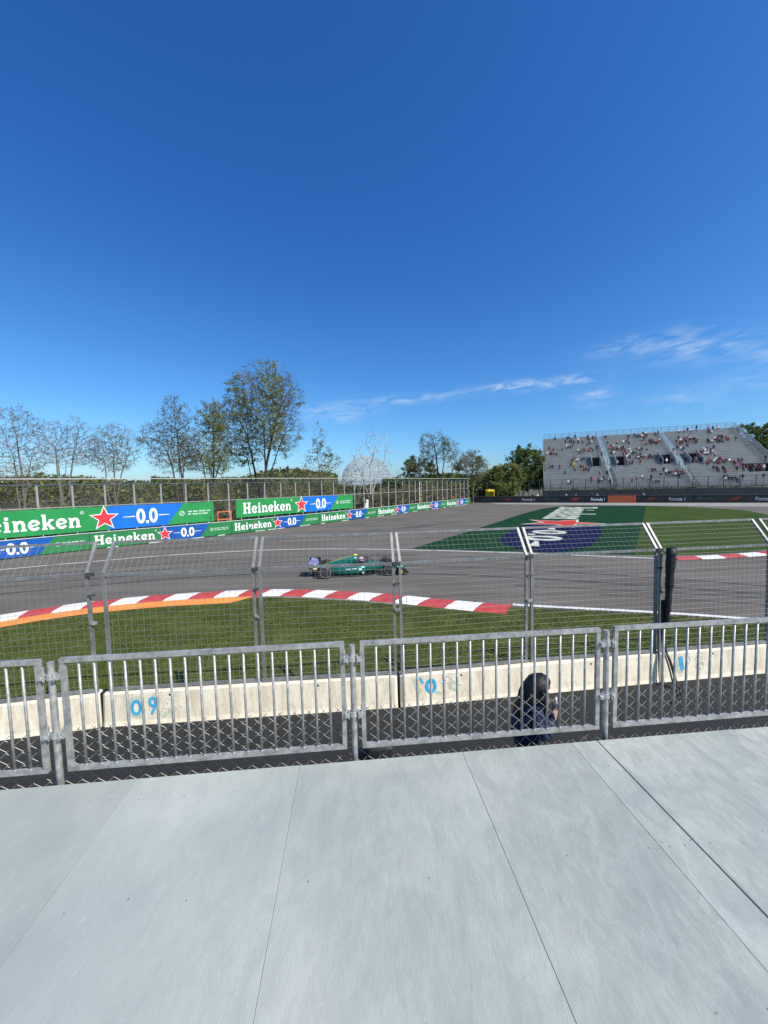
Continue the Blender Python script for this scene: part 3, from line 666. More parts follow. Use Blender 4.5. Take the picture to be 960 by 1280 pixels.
# ================================================================== FAR BARRIER, SIGNS AND FENCE ON THE LEFT
tiny = mat('small_print', (.55, .66, .57), None, rough=.6)
def board_prints(root, fn, X, h, gm, bmt, clip=None):
    """X: dict of positions along the board"""
    b = MB(); y0, y1 = .0, h
    b.poly([fn(X['b0'], y0, .006), fn(X['b1'] - X['sl'], y0, .006), fn(X['b1'], y1, .006), fn(X['b0'], y1, .006)]); b.build('blue_field', bmt, root, local=True)
    b = MB()
    for k, q in text_quads('Heineken', X['th'], X['t0'], X['tv'], X['t1'] - X['t0']): b.poly([fn(*p, .010 + .003 * k) for p in q])
    b.build('lettering', white_p, root, local=True); b = MB()
    ur, vr, rr = X['t1'] + .035 * h, X['tv'] + X['th'] * .98, .055 * h
    for q in stroke(arc(ur, vr, rr, rr, 0, 360, 16), rr * .3): b.poly([fn(*p, .012) for p in q])
    add_font(b, 'R', rr * 1.5, fn, ur, vr, .012)
    b.build('registered_mark', white_p, root, local=True)
    so = MB().poly([fn(*p, .014) for p in star_pts(X['s'], h * .50, X['sr'])]).build('star_outline', white_p, root, local=True)
    MB().poly([fn(*p, .020) for p in star_pts(X['s'], h * .50, X['sr'] * .83)]).build('star', red_p, so, local=True)
    b = MB(); zh = X['zh']; zw = X['zw']
    for k, q in text_quads('0.0', zh, X['z'] - zw / 2, h / 2 - zh / 2, zw): b.poly([fn(*p, .012 + .003 * k) for p in q])
    for s in (-1, 1):
        u0 = X['z'] + s * (zw / 2 + .04 * h); u1 = X['z'] + s * (zw / 2 + .5 * h); w0, w1 = .022 * h, .045 * h
        pts = [(u0, h * .5 - w1 / 2), (u1, h * .5 - w0 / 2), (u1, h * .5 + w0 / 2), (u0, h * .5 + w1 / 2)]
        b.poly([fn(*p, .012) for p in (pts if s > 0 else pts[::-1])])
    b.build('number', white_p, root, local=True)
    b = MB(); ic = X['ic']; r = .11 * h
    for q in stroke(arc(ic, h * .5, r, r, 0, 360, 18), r * .28): b.poly([fn(*p, .010) for p in q])
    for q in stroke([(ic - r * .6, h * .5 - r * .6), (ic + r * .6, h * .5 + r * .6)], r * .3): b.poly([fn(*p, .014) for p in q])
    rt = random.Random(3)
    for row, ww in ((.565, 1.0), (.435, .92)):
        u = X['p0']
        while u < X['p0'] + (X['p1'] - X['p0']) * ww:
            cw = h * rt.choice((.03, .038, .045))
            if rt.random() < .84:
                b.poly([fn(u, h * row - h * .035, .010), fn(u + cw, h * row - h * .035, .010), fn(u + cw, h * row + h * .035, .010), fn(u, h * row + h * .035, .010)])
            u += cw + h * .014
    b.build('small_print', tiny, root, local=True, kind='stuff')
low_lbl = ['green and blue sponsor barrier at the left edge, nearest the camera', 'green and blue sponsor barrier under the long left sign', 'green and blue sponsor barrier under the left half of the shorter sign', 'green and blue sponsor barrier under the right end of the shorter sign', 'green and blue sponsor barrier fourth from the far end of the row', 'green and blue sponsor barrier next to last at the far end', 'green and blue sponsor barrier at the far end, meeting the black wall']
s0 = 7.4; BE = BAR.len - D0
for k in range(-1, 7):
    a, _ = BAR.at(D0 + max(-3, s0 + 12 * k)); c, _ = BAR.at(D0 + min(s0 + 12 * (k + 1), BE)); e = (c - a).normalized(); Lb = (c - a).length - .03
    if k == -1: continue
    root = empty('sponsor_barrier', (a.x, a.y, 0), math.atan2(e.y, e.x), low_lbl[k], 'barrier', 'green sponsor barriers along the far track edge')
    H1 = 1.32
    MB().box((Lb / 2, .30, .70), (Lb, .56, 1.24)).build('block', backing, root, local=True)
    MB().box((Lb / 2, -.005, .06 + H1 / 2), (Lb, .03, H1)).build('panel', green_p2, root, local=True)
    fn = lambda u, v, l: (u, -.022 - l, .08 + v)
    f = Lb / 12.0
    board_prints(root, fn, dict(b0=5.3 * f, b1=9.8 * f, sl=1.0, t0=.25 * f, t1=4.85 * f, th=.80, tv=.26, s=5.65 * f, sr=.70, z=7.65 * f, zw=1.25, zh=.90, ic=9.95 * f, p0=10.2 * f, p1=11.7 * f), 1.28, green_p2, blue_p2)
    MB().box((Lb / 2, -.03, .06 + H1 + .02), (Lb, .08, .035)).build('top_trim', white_p, root, local=True)
    b = MB(); u = .1; rt = random.Random(k)
    while u < Lb - .8:
        w = rt.uniform(.5, 1.6)
        if rt.random() < .6: b.box((u + w / 2, -.02, .035), (w, .03, .05))
        u += w + rt.uniform(.05, .5)
    b.build('bottom_flap', white_p, root, local=True)
def top_sign(L0, L1, z0, z1, label):
    a, _ = BAR.at(D0 + L0); c, _ = BAR.at(D0 + L1); e = (c - a).normalized(); nr = Vector((-e.y, e.x)); a = a + nr * .25; c = c + nr * .25; Lb = (c - a).length; h = z1 - z0
    root = empty('sponsor_sign', (a.x, a.y, 1.4), math.atan2(e.y, e.x), label, 'sign', 'long green sponsor signs above the barrier')
    MB().box((Lb / 2, .02, (z0 + z1) / 2 - 1.4), (Lb, .04, h)).build('panel', green_p, root, local=True)
    fn = lambda u, v, l: (u, -.004 - l, z0 - 1.4 + v)
    board_prints(root, fn, dict(b0=9.0, b1=15.1, sl=1.55, t0=.75, t1=7.2, th=1.20, tv=.38, s=8.75, sr=1.10, z=11.95, zw=1.75, zh=1.36, ic=14.9, p0=15.45, p1=17.6), h, green_p, blue_p)
    b = MB()
    for q in range(9): b.box((.6 + q * 2.1, .03, z0 - 1.4 - .1), (.06, .05, .24))
    b.build('bracket', farpost, root, local=True)
top_sign(11.75, 29.72, 1.55, 3.52, 'long green and blue sponsor sign on the left, its first letters cut off')
top_sign(32.1, 50.1, 1.66, 3.56, 'second green and blue sponsor sign, left of centre, shown whole')
# tall fence behind
fr_ = empty('tall_wire_fence', (-28.5, 28.2, 0), 0, 'tall steel post and wire fence behind the green sponsor barriers', 'fence')
rails = {4.30: [], 5.42: [], 5.88: []}; mesh_b = MB(); d = 9.0; pts = []; me = None
def fpt(d, z, off=.75):
    q, e = BAR.at(D0 + d); nr = Vector((-e.y, e.x)); q = q + nr * off; return Vector((q.x, q.y, z))
post_d = []; d = 7.8
while d < BE - .3: post_d.append(d); d += 2.165
for i, d in enumerate(post_d):
    q, e = BAR.at(D0 + d); b = MB(); p0 = fpt(d, 0); b.sqbar(p0, (p0.x, p0.y, 5.42), .10)
    tip = fpt(d, 5.88, .28); b.sqbar((p0.x, p0.y, 5.40), tip, .06)
    b.build('post', farpost, fr_)
    if i == len(post_d) - 1: continue
    d2 = post_d[i + 1]
    b = MB()
    for z_, o_, w_ in ((5.42, .75, .055), (5.88, .28, .07), (3.60, .75, .045)): MB().sqbar(fpt(d, z_, o_), fpt(d2, z_, o_), w_).build('rail', farpost, fr_)
    nv = 18 if i < 14 else 10
    for k in range(1, nv):
        f = d + (d2 - d) * k / nv; mesh_b.bar(fpt(f, 1.2, .78), fpt(f, 5.40, .78), .004, n=3, caps=False)
    for k in range(28): mesh_b.bar(fpt(d, 1.3 + k * .15, .785), fpt(d2, 1.3 + k * .15, .785), .004, n=3, caps=False)
mesh_b.build('wire_mesh', farwire, fr_)
# small orange frame in the gap between the signs, marker post
orange = mat('orange_paint', (.75, .17, .05), (.85, .22, .07), 6, .6)
q = fpt(30.9, 0, .35); fo = empty('orange_frame', (q.x, q.y, 1.4), 0, 'small orange metal frame standing between the two green signs', 'frame')
ex = BAR.at(D0 + 30.9)[1]; E3 = Vector((ex.x, ex.y, 0)); q = Vector((q.x, q.y, 0))
b = MB()
for u0, z0_, u1, z1_ in ((-.75, 1.35, -.75, 2.42), (.65, 1.35, .65, 2.42), (-.75, 2.42, .65, 2.42), (-.75, 1.62, .65, 1.62)): b.sqbar(q + E3 * u0 + Vector((0, 0, z0_)), q + E3 * u1 + Vector((0, 0, z1_)), .075)
b.build('bars', orange, fo)
# white marker
q = fpt(54.6, 0, 1.4); wmk = empty('white_marker_board', (q.x, q.y, 0), 0, 'small white marker board behind the barrier below the dead tree', 'board')
MB().box((q.x, q.y, 2.0), (.75, .06, 1.3), .6).build('panel', white_p, wmk); MB().bar((q.x, q.y + .05, 0), (q.x, q.y + .05, 1.6), .04).build('stake', farpost, wmk)
# striped pole on the fence
q = fpt(69.5, 0, .5); sp = empty('striped_pole', (q.x, q.y, 1.3), 0, 'white and amber striped pole on the far part of the tall fence', 'pole')
for k in range(8): MB().bar((q.x, q.y, 1.4 + k * .48), (q.x, q.y, 1.88 + k * .48), .085, n=8).build('band', white_p if k % 2 else mat('amber_band', (.7, .5, .2), None), sp)

# ================================================================== FAR BLACK WALL
blk = mat('black_wall_print', (.012, .013, .016), (.020, .022, .026), 1, .6)
dimred = mat('dull_red_print', (.30, .03, .025), None, rough=.6); dimgreen = mat('dull_green_script', (.045, .10, .065), None, rough=.6); dimwhite = mat('grey_white_print', (.40, .42, .46), None, rough=.6)
rust = mat('rust_orange_board', (.42, .085, .028), (.50, .11, .04), 1.2, .6)
fa = math.atan2(FWE.y, FWE.x)
def wall_seg(d0, d1, h, m, label, out=0.0):
    q = fw(d0); root = empty('advertising_wall', (q.x, q.y, 0), fa, label, 'wall', 'low advertising walls in front of the grandstand')
    MB().box(((d1 - d0) / 2, .45 - out, h / 2), (d1 - d0 - .04, .9, h)).build('panel', m, root, local=True)
    MB().box(((d1 - d0) / 2, .45 - out, h + .03), (d1 - d0 - .02, .96, .06)).build('top_cap', darksteel, root, local=True)
    return root, (lambda u, v, l: (u - d0, -.004 - l - out, v))
def pd(X): return (X - FW0.x) / FWE.x
def formula(root, fn, x0, x1, m):
    b = MB(); add_font(b, 'Formula 1', .92, fn, (pd(x0) + pd(x1)) / 2, .70, .008, .022, 0, (pd(x1) - pd(x0)) / 4.15); b.build('lettering', m, root, local=True)
def redmark(root, fn, x0, x1, m):
    u0, u1 = pd(x0), pd(x1); w = u1 - u0; b = MB()
    g = lambda a, v: fn(u0 + w * (a * .62 + .38 * v), .36 + .68 * v, .008)
    b.poly([g(.0, 0), g(.16, 0), g(.16, .5), g(0, .5)][:4]); b.poly([g(0, .55), g(.16, .55), g(.22, 1), g(.0, 1)])
    b.poly([g(.2, .74), g(.86, .74), g(.86, 1), g(.26, 1)]); b.poly([g(.2, .34), g(.62, .34), g(.7, .58), g(.2, .58)]); b.poly([g(.72, 0), g(.9, 0), g(.9, 1), g(.9, 1)][:3] + [g(.9, .66), g(.74, .4)]); b.build('emblem', m, root, local=True)
def script(root, fn, x0, x1, m):
    u0, u1 = pd(x0), pd(x1); w = u1 - u0; b = MB(); pts = []
    for k in range(44):
        f = k / 43; pts.append((u0 + w * f + .10 * w * math.sin(f * 34) * .5, .62 + .17 * math.sin(f * 34 + 1.2) + (.28 * max(0, math.sin(f * 9.4 + .6)) ** 4)))
    for q in stroke(pts, .09): b.poly([fn(*p, .008) for p in q])
    for q in stroke([(u0, .42), (u0 + w * .1, 1.12), (u0 + w * .2, .95), (u0 + w * .06, .75)], .1): b.poly([fn(*p, .012) for p in q])
    b.build('script', m, root, local=True)
r1, f1 = wall_seg(0, pd(47.5), 1.46, blk, 'black advertising wall left of the orange board')
for x in ((24.1, 26.2), (36.65, 39.0)): script(r1, f1, *x, dimgreen)
redmark(r1, f1, 28.2, 30.1, dimred); redmark(r1, f1, 41.0, 43.0, mat('red_print_bright', (.5, .05, .04), None)); formula(r1, f1, 32.0, 34.8, dimwhite); formula(r1, f1, 44.6, 47.3, white_p)
r2, f2 = wall_seg(pd(47.55), pd(52.1), 1.62, rust, 'plain rust orange board between the black walls', .12)
r3, f3 = wall_seg(pd(52.15), pd(60.6), 1.46, blk, 'black advertising wall just right of the orange board')
redmark(r3, f3, 53.7, 55.15, dimred); formula(r3, f3, 56.9, 59.6, dimwhite)
r4, f4 = wall_seg(pd(60.65), pd(80), 1.46, blk, 'black advertising wall at the right picture edge')
script(r4, f4, 61.2, 63.4, dimgreen); redmark(r4, f4, 65.2, 67.1, dimred); formula(r4, f4, 68.6, 71.6, dimwhite)
# dark fence over the wall
ff = empty('dark_steel_fence', (FW0.x, FW0.y, 0), fa, 'dark steel post and wire fence in front of the grandstand', 'fence')
mb = MB(); nP = 32
for k in range(nP):
    u = 1.0 + k * 2.35
    MB().sqbar((u, 1.15, 0), (u, 1.15, 5.2), .12).build('post', darksteel, ff, local=True)
    if k < nP - 1:
        for z in (5.1, 3.3): MB().sqbar((u + .06, 1.15, z), (u + 2.29, 1.15, z), .06).build('rail', darksteel, ff, local=True)
        for q in range(1, 7): mb.bar((u + q * .335, 1.18, 1.2), (u + q * .335, 1.18, 5.1), .005, n=3, caps=False)
        for q in range(11): mb.bar((u, 1.185, 1.5 + q * .33), (u + 2.35, 1.185, 1.5 + q * .33), .005, n=3, caps=False)
mb.build('wire_mesh', darksteel, ff, local=True)
# yellow hut
yel = mat('yellow_plastic', (.80, .58, .02), (.88, .66, .04), 2, .5)
hut = empty('yellow_hut', (26.6, 96.0, 0), 0, 'yellow open box shelter standing behind the black wall near the fence corner', 'shelter')
b = MB(); b.box((27.5, 96.3, 1.55), (.12, 1.5, 3.1)); b.build('side_wall', yel, hut)
b = MB(); b.box((26.6, 97.1, 1.6), (1.7, .1, 2.9)); b.build('back_wall', yel, hut)
b = MB(); n = 8; rg = []
for yv in (95.5, 97.2): rg.append([(26.6 + 1.0 * math.cos(math.pi * k / n), yv, 2.75 + .45 * math.sin(math.pi * k / n)) for k in range(n + 1)] + [(25.7, yv, 2.62), (27.5, yv, 2.62)])
b.rings(rg); b.build('roof', yel, hut)

# ================================================================== GRANDSTAND
GA = math.atan2(-.3746, .9272); GO = Vector((39, 93.5, 0))
alu = mat('aluminium_seating', (.28, .295, .295), (.37, .385, .385), .8, .5, .25, 0, (1, 1, 1)); alu2 = mat('aluminium_bench', (.50, .515, .515), (.58, .595, .595), .7, .5, .25); step_m = mat('pale_aisle_rail', (.42, .43, .44), None, rough=.4, metal=.3)
skirt = mat('dark_skirt_fabric', (.030, .034, .042), (.045, .050, .058), .8, .8); scaf = mat('scaffold_steel', (.16, .165, .17), (.24, .245, .25), 2, .5, .4); voidm = mat('dark_opening', (.02, .021, .024), (.035, .036, .04), 2, .9)
gs = empty('grandstand', GO, GA, 'large grey open grandstand behind the black wall at right', 'grandstand')
RUN, RISE, NR, GW = .78, .41, 36, 46.4
secs = [(0, 14.5), (15.9, 29.7), (31.1, GW)]
voms = [(11.5, 13.6), (16.9, 19.2), (26.6, 29.1), (32.0, 34.4)]; VR = (13, 19)
def voided(u0, u1, r):
    for a, b_ in voms:
        if VR[0] <= r < VR[1] and u0 < b_ and u1 > a: return (a, b_)
    if 7 <= r < 11 and u1 > 41.2: return (41.2, 45.8)
    return None
for (u0, u1) in secs:
    sec = MB(); ben = MB()
    for r in range(NR):
        spans = [(u0, u1)]
        for a, b_ in voms + [(41.2, 45.8)]:
            rng = VR if b_ < 40 else (7, 11)
            if rng[0] <= r < rng[1]:
                ns = []
                for s in spans:
                    if b_ <= s[0] or a >= s[1]: ns.append(s)
                    else:
                        if a > s[0]: ns.append((s[0], a))
                        if b_ < s[1]: ns.append((b_, s[1]))
                spans = ns
        for s in spans:
            w = s[1] - s[0]; cx = (s[0] + s[1]) / 2
            sec.box((cx, r * RUN + RUN / 2, 3.0 + r * RISE - .02), (w, RUN, .04)); sec.box((cx, r * RUN + RUN - .01, 3.0 + r * RISE + RISE / 2 - .02), (w, .02, RISE - .03))
            ben.box((cx, r * RUN + .52, 3.0 + r * RISE + .40), (w - .1, .30, .05))
    so = sec.build('seating_section', alu, gs, local=True)
    ben.build('bench_rows', alu2, so, local=True, kind='stuff')
for (u0, u1) in ((14.5, 15.9), (29.7, 31.1)):
    a = MB()
    for r in range(NR * 2): a.box(((u0 + u1) / 2, r * RUN / 2 + RUN / 4, 3.0 + r * RISE / 2 - .05), (u1 - u0, RUN / 2, .08))
    ao = a.build('aisle_steps', alu, gs, local=True)
    hr = MB()
    uu = u0 + .1
    hr.sqbar((uu, .3, 4.1), (uu, NR * RUN, 4.1 + NR * RISE), .12); hr.sqbar((uu, .3, 3.55), (uu, NR * RUN, 3.55 + NR * RISE), .08)
    for r in range(0, NR + 1, 2): hr.sqbar((uu, r * RUN + .3, 3.0 + r * RISE), (uu, r * RUN + .3, 4.1 + r * RISE), .08)
    hr.build('aisle_railing', step_m, gs, local=True)
for a, b_ in voms:
    y0, y1 = VR[0] * RUN, VR[1] * RUN; z0 = 3 + VR[0] * RISE
    v = MB(); v.box(((a + b_) / 2, y1 - .1, z0 + 1.1), (b_ - a, .1, 2.8)); v.box(((a + b_) / 2, (y0 + y1) / 2, z0 - .25), (b_ - a, y1 - y0, .1)); vo = v.build('entrance_opening', voidm, gs, local=True)
    for uu in (a - .04, b_ + .04):
        s = MB(); rg = [[(uu - .04, y0 - .2, z0 - .2), (uu - .04, y1, z0 - .2), (uu - .04, y1, z0 + 3.6), (uu - .04, y0 - .2, z0 + 1.2)], [(uu + .04, y0 - .2, z0 - .2), (uu + .04, y1, z0 - .2), (uu + .04, y1, z0 + 3.6), (uu + .04, y0 - .2, z0 + 1.2)]]
        s.rings(rg); s.build('entrance_side_wall', step_m, vo, local=True)
v = MB(); v.box((43.5, 11 * RUN - .1, 3 + 7 * RISE + .8), (4.6, .1, 2.2)); v.box((43.5, 9 * RUN, 3 + 7 * RISE - .1), (4.6, 4 * RUN, .1)); v.build('platform_opening', voidm, gs, local=True)
# railings: back, sides, front
def rail_run(name, p0, p1, h, n, m, bars=3):
    b = MB(); p0 = Vector(p0); p1 = Vector(p1)
    for k in range(bars): z = Vector((0, 0, h * (k + 1) / bars)); b.sqbar(p0 + z, p1 + z, .07 if k == bars - 1 else .05)
    for k in range(n + 1): q = p0.lerp(p1, k / n); b.sqbar(q, q + Vector((0, 0, h)), .08)
    for k in range(n * 6): q = p0.lerp(p1, (k + .5) / (n * 6)); b.bar(q, q + Vector((0, 0, h)), .014, n=3, caps=False)
    return b.build(name, m, gs, local=True)
TOPZ = 3 + NR * RISE
rail_run('back_railing', (0, NR * RUN + .1, TOPZ - .3), (GW, NR * RUN + .1, TOPZ - .3), 1.75, 26, mat('back_rail_steel', (.26, .28, .30), None, rough=.4, metal=.4), 4)
for uu in (0.0, GW): rail_run('side_railing', (uu, 0, 3), (uu, NR * RUN, TOPZ - .1), 1.55, 24, step_m, 4)
rail_run('front_railing', (0, -.2, 2.6), (GW, -.2, 2.6), 1.5, 26, scaf, 3)
MB().box((GW / 2, -.35, 1.3), (GW, .08, 2.6)).build('front_skirt', skirt, gs, local=True)
b = MB()
for uu in [0, 7.7, 15.4, 23.1, 30.8, 38.5, 46.2]:
    for r in range(0, NR + 1, 6):
        b.sqbar((uu, r * RUN, 0), (uu, r * RUN, 2.9 + r * RISE), .12)
        if r: b.sqbar((uu, (r - 6) * RUN, 0), (uu, r * RUN, 2.9 + (r - 1) * RISE), .08); b.sqbar((uu, (r - 6) * RUN, 2.2), (uu, r * RUN, 2.2), .08)
b.build('scaffold_frame', scaf, gs, local=True)
def gpos(u, v, z): q = GO + Vector((.9272, -.3746, 0)) * u + Vector((.3746, .9272, 0)) * v; return (q.x, q.y, z)

# ================================================================== PEOPLE
def skin_mesh(nodes, edges, root, sub=1):
    me = bpy.data.meshes.new('sk'); me.from_pydata([n[0] for n in nodes], edges, [])
    o = bpy.data.objects.new('sk', me); C.objects.link(o); md = o.modifiers.new('S', 'SKIN'); md.use_smooth_shade = True
    for i, n in enumerate(nodes):
        r = n[1]; sv = me.skin_vertices[0].data[i]; sv.radius = r if isinstance(r, tuple) else (r, r); sv.use_root = (i == root)
    if sub: s = o.modifiers.new('D', 'SUBSURF'); s.levels = sub; s.render_levels = sub
    dg = bpy.context.evaluated_depsgraph_get(); out = bpy.data.meshes.new_from_object(o.evaluated_get(dg))
    bpy.data.objects.remove(o); bpy.data.meshes.remove(me); return out
skinm = [mat('skin_light', (.46, .27, .19), None, rough=.6), mat('skin_tan', (.32, .18, .115), None, rough=.6)]
hairm = [mat('dark_hair', (.025, .018, .014), None, rough=.6), mat('brown_hair', (.09, .05, .03), None, rough=.6), mat('white_cap', (.7, .7, .7), None, rough=.7), mat('red_cap', (.5, .03, .03), None, rough=.7), mat('black_cap', (.015, .015, .017), None, rough=.7)]
shirts = {'red': (.30, .025, .035), 'black': (.018, .018, .02), 'white': (.72, .72, .70), 'navy': (.02, .03, .09), 'grey': (.16, .16, .17), 'pink': (.55, .20, .24), 'dark red': (.20, .015, .02), 'yellow': (.72, .58, .03), 'orange': (.65, .19, .03)}
shirtm = {k: mat('shirt_' + k.replace(' ', '_'), v, None, rough=.85) for k, v in shirts.items()}
pantm = [mat('dark_trousers', (.025, .027, .033), None, rough=.85), mat('blue_denim', (.05, .08, .15), None, rough=.85), mat('khaki_shorts', (.28, .22, .14), None, rough=.85)]
def person_nodes(kind):
    if kind < 3:
        ln = (-.05, .0, -.12)[kind]; hy = (0, .03, -.02)[kind]
        nodes = [((0, 0, .52), (.16, .13)), ((0, ln * .5, .80), (.17, .12)), ((0, ln, 1.0), (.15, .11)), ((0, ln - .01, 1.10), .058), ((0, ln - .03 + hy, 1.17), .085), ((0, ln - .035 + hy, 1.26), (.095, .105)), ((0, ln - .03 + hy, 1.33), .07)]
        ed = [(0, 1), (1, 2), (2, 3), (3, 4), (4, 5), (5, 6)]
        for s in (-1, 1):
            i = len(nodes); nodes += [((s * .19, ln, 1.0), .065), ((s * .25, ln - .1, .76), .05), ((s * (.12 if kind != 1 else .2), ln - .36, .68 if kind != 2 else .9), .04), ((s * .09, ln - .43, .70 if kind != 2 else .97), .035)]
            ed += [(2, i), (i, i + 1), (i + 1, i + 2), (i + 2, i + 3)]
            i = len(nodes); nodes += [((s * .10, -.05, .50), .10), ((s * .14, -.44, .52), .075), ((s * .14, -.42, .10), .05), ((s * .14, -.53, .05), .042)]
            ed += [(0, i), (i, i + 1), (i + 1, i + 2), (i + 2, i + 3)]
    else:
        nodes = [((0, 0, .95), (.15, .12)), ((0, -.01, 1.2), (.155, .11)), ((0, -.01, 1.42), (.15, .10)), ((0, -.02, 1.52), .055), ((0, -.03, 1.6), .08), ((0, -.035, 1.68), (.09, .10)), ((0, -.03, 1.75), .065)]
        ed = [(0, 1), (1, 2), (2, 3), (3, 4), (4, 5), (5, 6)]
        for s in (-1, 1):
            i = len(nodes); nodes += [((s * .19, -.01, 1.42), .06), ((s * .24, .0, 1.15), .047), ((s * .22, -.12, .92), .038), ((s * .21, -.17, .85), .034)]
            ed += [(2, i), (i, i + 1), (i + 1, i + 2), (i + 2, i + 3)]
            i = len(nodes); nodes += [((s * .09, 0, .9), .095), ((s * .11, -.02 - .06 * s, .5), .068), ((s * .12, .02, .09), .048), ((s * .13, -.12, .04), .042)]
            ed += [(0, i), (i, i + 1), (i + 1, i + 2), (i + 2, i + 3)]
    return nodes, ed
pm = []
for kind in range(4):
    nodes, ed = person_nodes(kind); me = skin_mesh(nodes, ed, 0, 1); me.name = 'person'
    for q in (skinm[0], hairm[0], shirtm['red'], pantm[0]): me.materials.append(q)
    st = kind == 3; zn = 1.53 if st else 1.11; zh = 1.70 if st else 1.28; zw = .93 if st else .585
    for p in me.polygons:
        c = p.center
        if c.z > zn: p.material_index = 1 if (c.z > zh or c.y > nodes[5][0][1] + .01) else 0
        elif st: p.material_index = 2 if c.z > zw else (0 if abs(c.x) > .175 and c.z > .78 else 3)
        else: p.material_index = 2 if (c.z > .585 and c.y > -.34 and not (c.z < .62 and c.y < -.15)) else (0 if c.z > .62 else 3)
    me.polygons.foreach_set('use_smooth', [True] * len(me.polygons)); pm.append(me)
def person(kind, loc, rz, shirt, label, group=None, rnd=R, cap=None):
    o = bpy.data.objects.new('person', pm[kind]); C.objects.link(o); o.location = loc; o.rotation_euler = (0, 0, rz)
    for i, m in enumerate((rnd.choice(skinm), hairm[cap] if cap is not None else rnd.choice(hairm + hairm[:2]), shirtm[shirt], rnd.choice(pantm + pantm[:1]))):
        o.material_slots[i].link = 'OBJECT'; o.material_slots[i].material = m
    return tag(o, label, 'person', group)
CL = [(3.3, 34.7, 2), (7.2, 34.4, 4), (6.9, 31.2, 5), (8.9, 30.0, 6), (5.5, 25.7, 4), (7.4, 26.7, 3), (11.8, 34.6, 1), (12.5, 32.3, 4), (12.6, 28.0, 4), (1.2, 26.4, 2), (2.5, 24.6, 3), (2.8, 21.6, 6), (4.2, 21.4, 2), (9.7, 23.0, 7), (11.4, 23.4, 4), (8.3, 17.0, 7), (1.7, 12.2, 3), (3.6, 11.3, 2), (6.6, 12.6, 2), (8.5, 11.3, 4), (4.5, 7.8, 2), (10.1, 9.3, 5), (13.4, 7.1, 3), (11.5, 3.1, 3), (13.0, 2.7, 10), (6.1, 2.4, 3), (16.8, 33.0, 2), (16.8, 28.3, 2), (20.6, 27.8, 7), (16.7, 24.8, 6), (18.2, 23.1, 8), (16.3, 20.2, 5), (20.0, 21.4, 5), (20.9, 19.5, 8), (22.7, 21.9, 5), (20.8, 16.9, 12), (23.6, 16.1, 10), (20.8, 12.7, 6), (23.6, 7.7, 3), (19.9, 3.3, 7), (23.0, 32.3, 4), (25.3, 31.8, 6), (27.0, 33.6, 4), (25.9, 26.6, 8), (26.8, 25.5, 3), (35.9, 34.7, 6), (40.0, 32.5, 4), (42.1, 34.8, 4), (33.7, 28.1, 12), (33.9, 25.2, 10), (36.0, 26.6, 3), (38.5, 25.2, 10), (41.2, 27.0, 10), (42.4, 27.3, 2), (26.6, 28.5, 5), (31.6, 21.1, 4), (34.4, 22.8, 2), (35.2, 17.8, 8), (36.1, 16.5, 6), (38.2, 19.5, 9), (27.6, 13.9, 6), (32.2, 14.1, 5), (36.4, 12.1, 14), (37.9, 12.3, 6), (40.0, 11.3, 7), (41.4, 9.3, 8), (43.2, 8.0, 8), (36.5, 7.3, 10), (40.4, 6.6, 2), (26.9, 6.0, 14), (28.0, 5.2, 5), (36.1, 2.2, 6), (37.2, 1.8, 4), (23.1, 0.6, 4), (42.3, 2.7, 3)]
RP = random.Random(11); cols = ['red', 'black', 'black', 'white', 'white', 'navy', 'dark red', 'grey', 'black', 'pink', 'dark red', 'navy', 'black', 'white', 'black', 'navy', 'grey']
used = set(); spect = 0
for (u, r, n) in CL:
    n = max(1, round(n * .74))
    for k in range(n):
        for _ in range(12):
            rr = max(0, min(NR - 1, round(r + RP.gauss(0, .22 * math.sqrt(n))))); uu = u + RP.gauss(0, .16 * n + .25)
            uu = round(uu / .55) * .55
            if (rr, uu) in used or uu < .3 or uu > GW - .3: continue
            if 14.3 < uu < 16.1 or 29.5 < uu < 31.3: continue
            used.add((rr, uu)); inv = voided(uu - .2, uu + .2, rr)
            z = 3 + rr * RISE
            if inv: z = 3 + (VR[0] if uu < 40 else 7) * RISE - (.2 if uu < 40 else .05)
            sh = RP.choice(cols); sec = 'left' if uu < 15 else ('middle' if uu < 30.5 else 'right'); lev = 'lower rows' if rr < 12 else ('middle rows' if rr < 24 else 'upper rows')
            kind = 3 if (inv or RP.random() < .05) else RP.choice((0, 0, 1, 2))
            word = 'standing' if kind == 3 else 'seated'
            side = 'left' if uu - {'left': 0, 'middle': 15.9, 'right': 31.1}[sec] < 5 else ('right' if uu - {'left': 0, 'middle': 15.9, 'right': 31.1}[sec] > 10 else 'middle'); cp = RP.choice((0, 0, 0, 1, 1, 2, 4, 4, 3)); cw = ('dark hair', 'brown hair', 'white cap', 'red cap', 'black cap')[cp]
            person(kind, gpos(uu, rr * RUN + (.45 if kind != 3 else .2), z), GA + RP.gauss(0, .25), sh, '%s spectator, %s top, %s, %s of %s grandstand section, %s' % (word, sh, cw, side, sec, lev), 'spectators on the grandstand', RP, cp)
            spect += 1; break
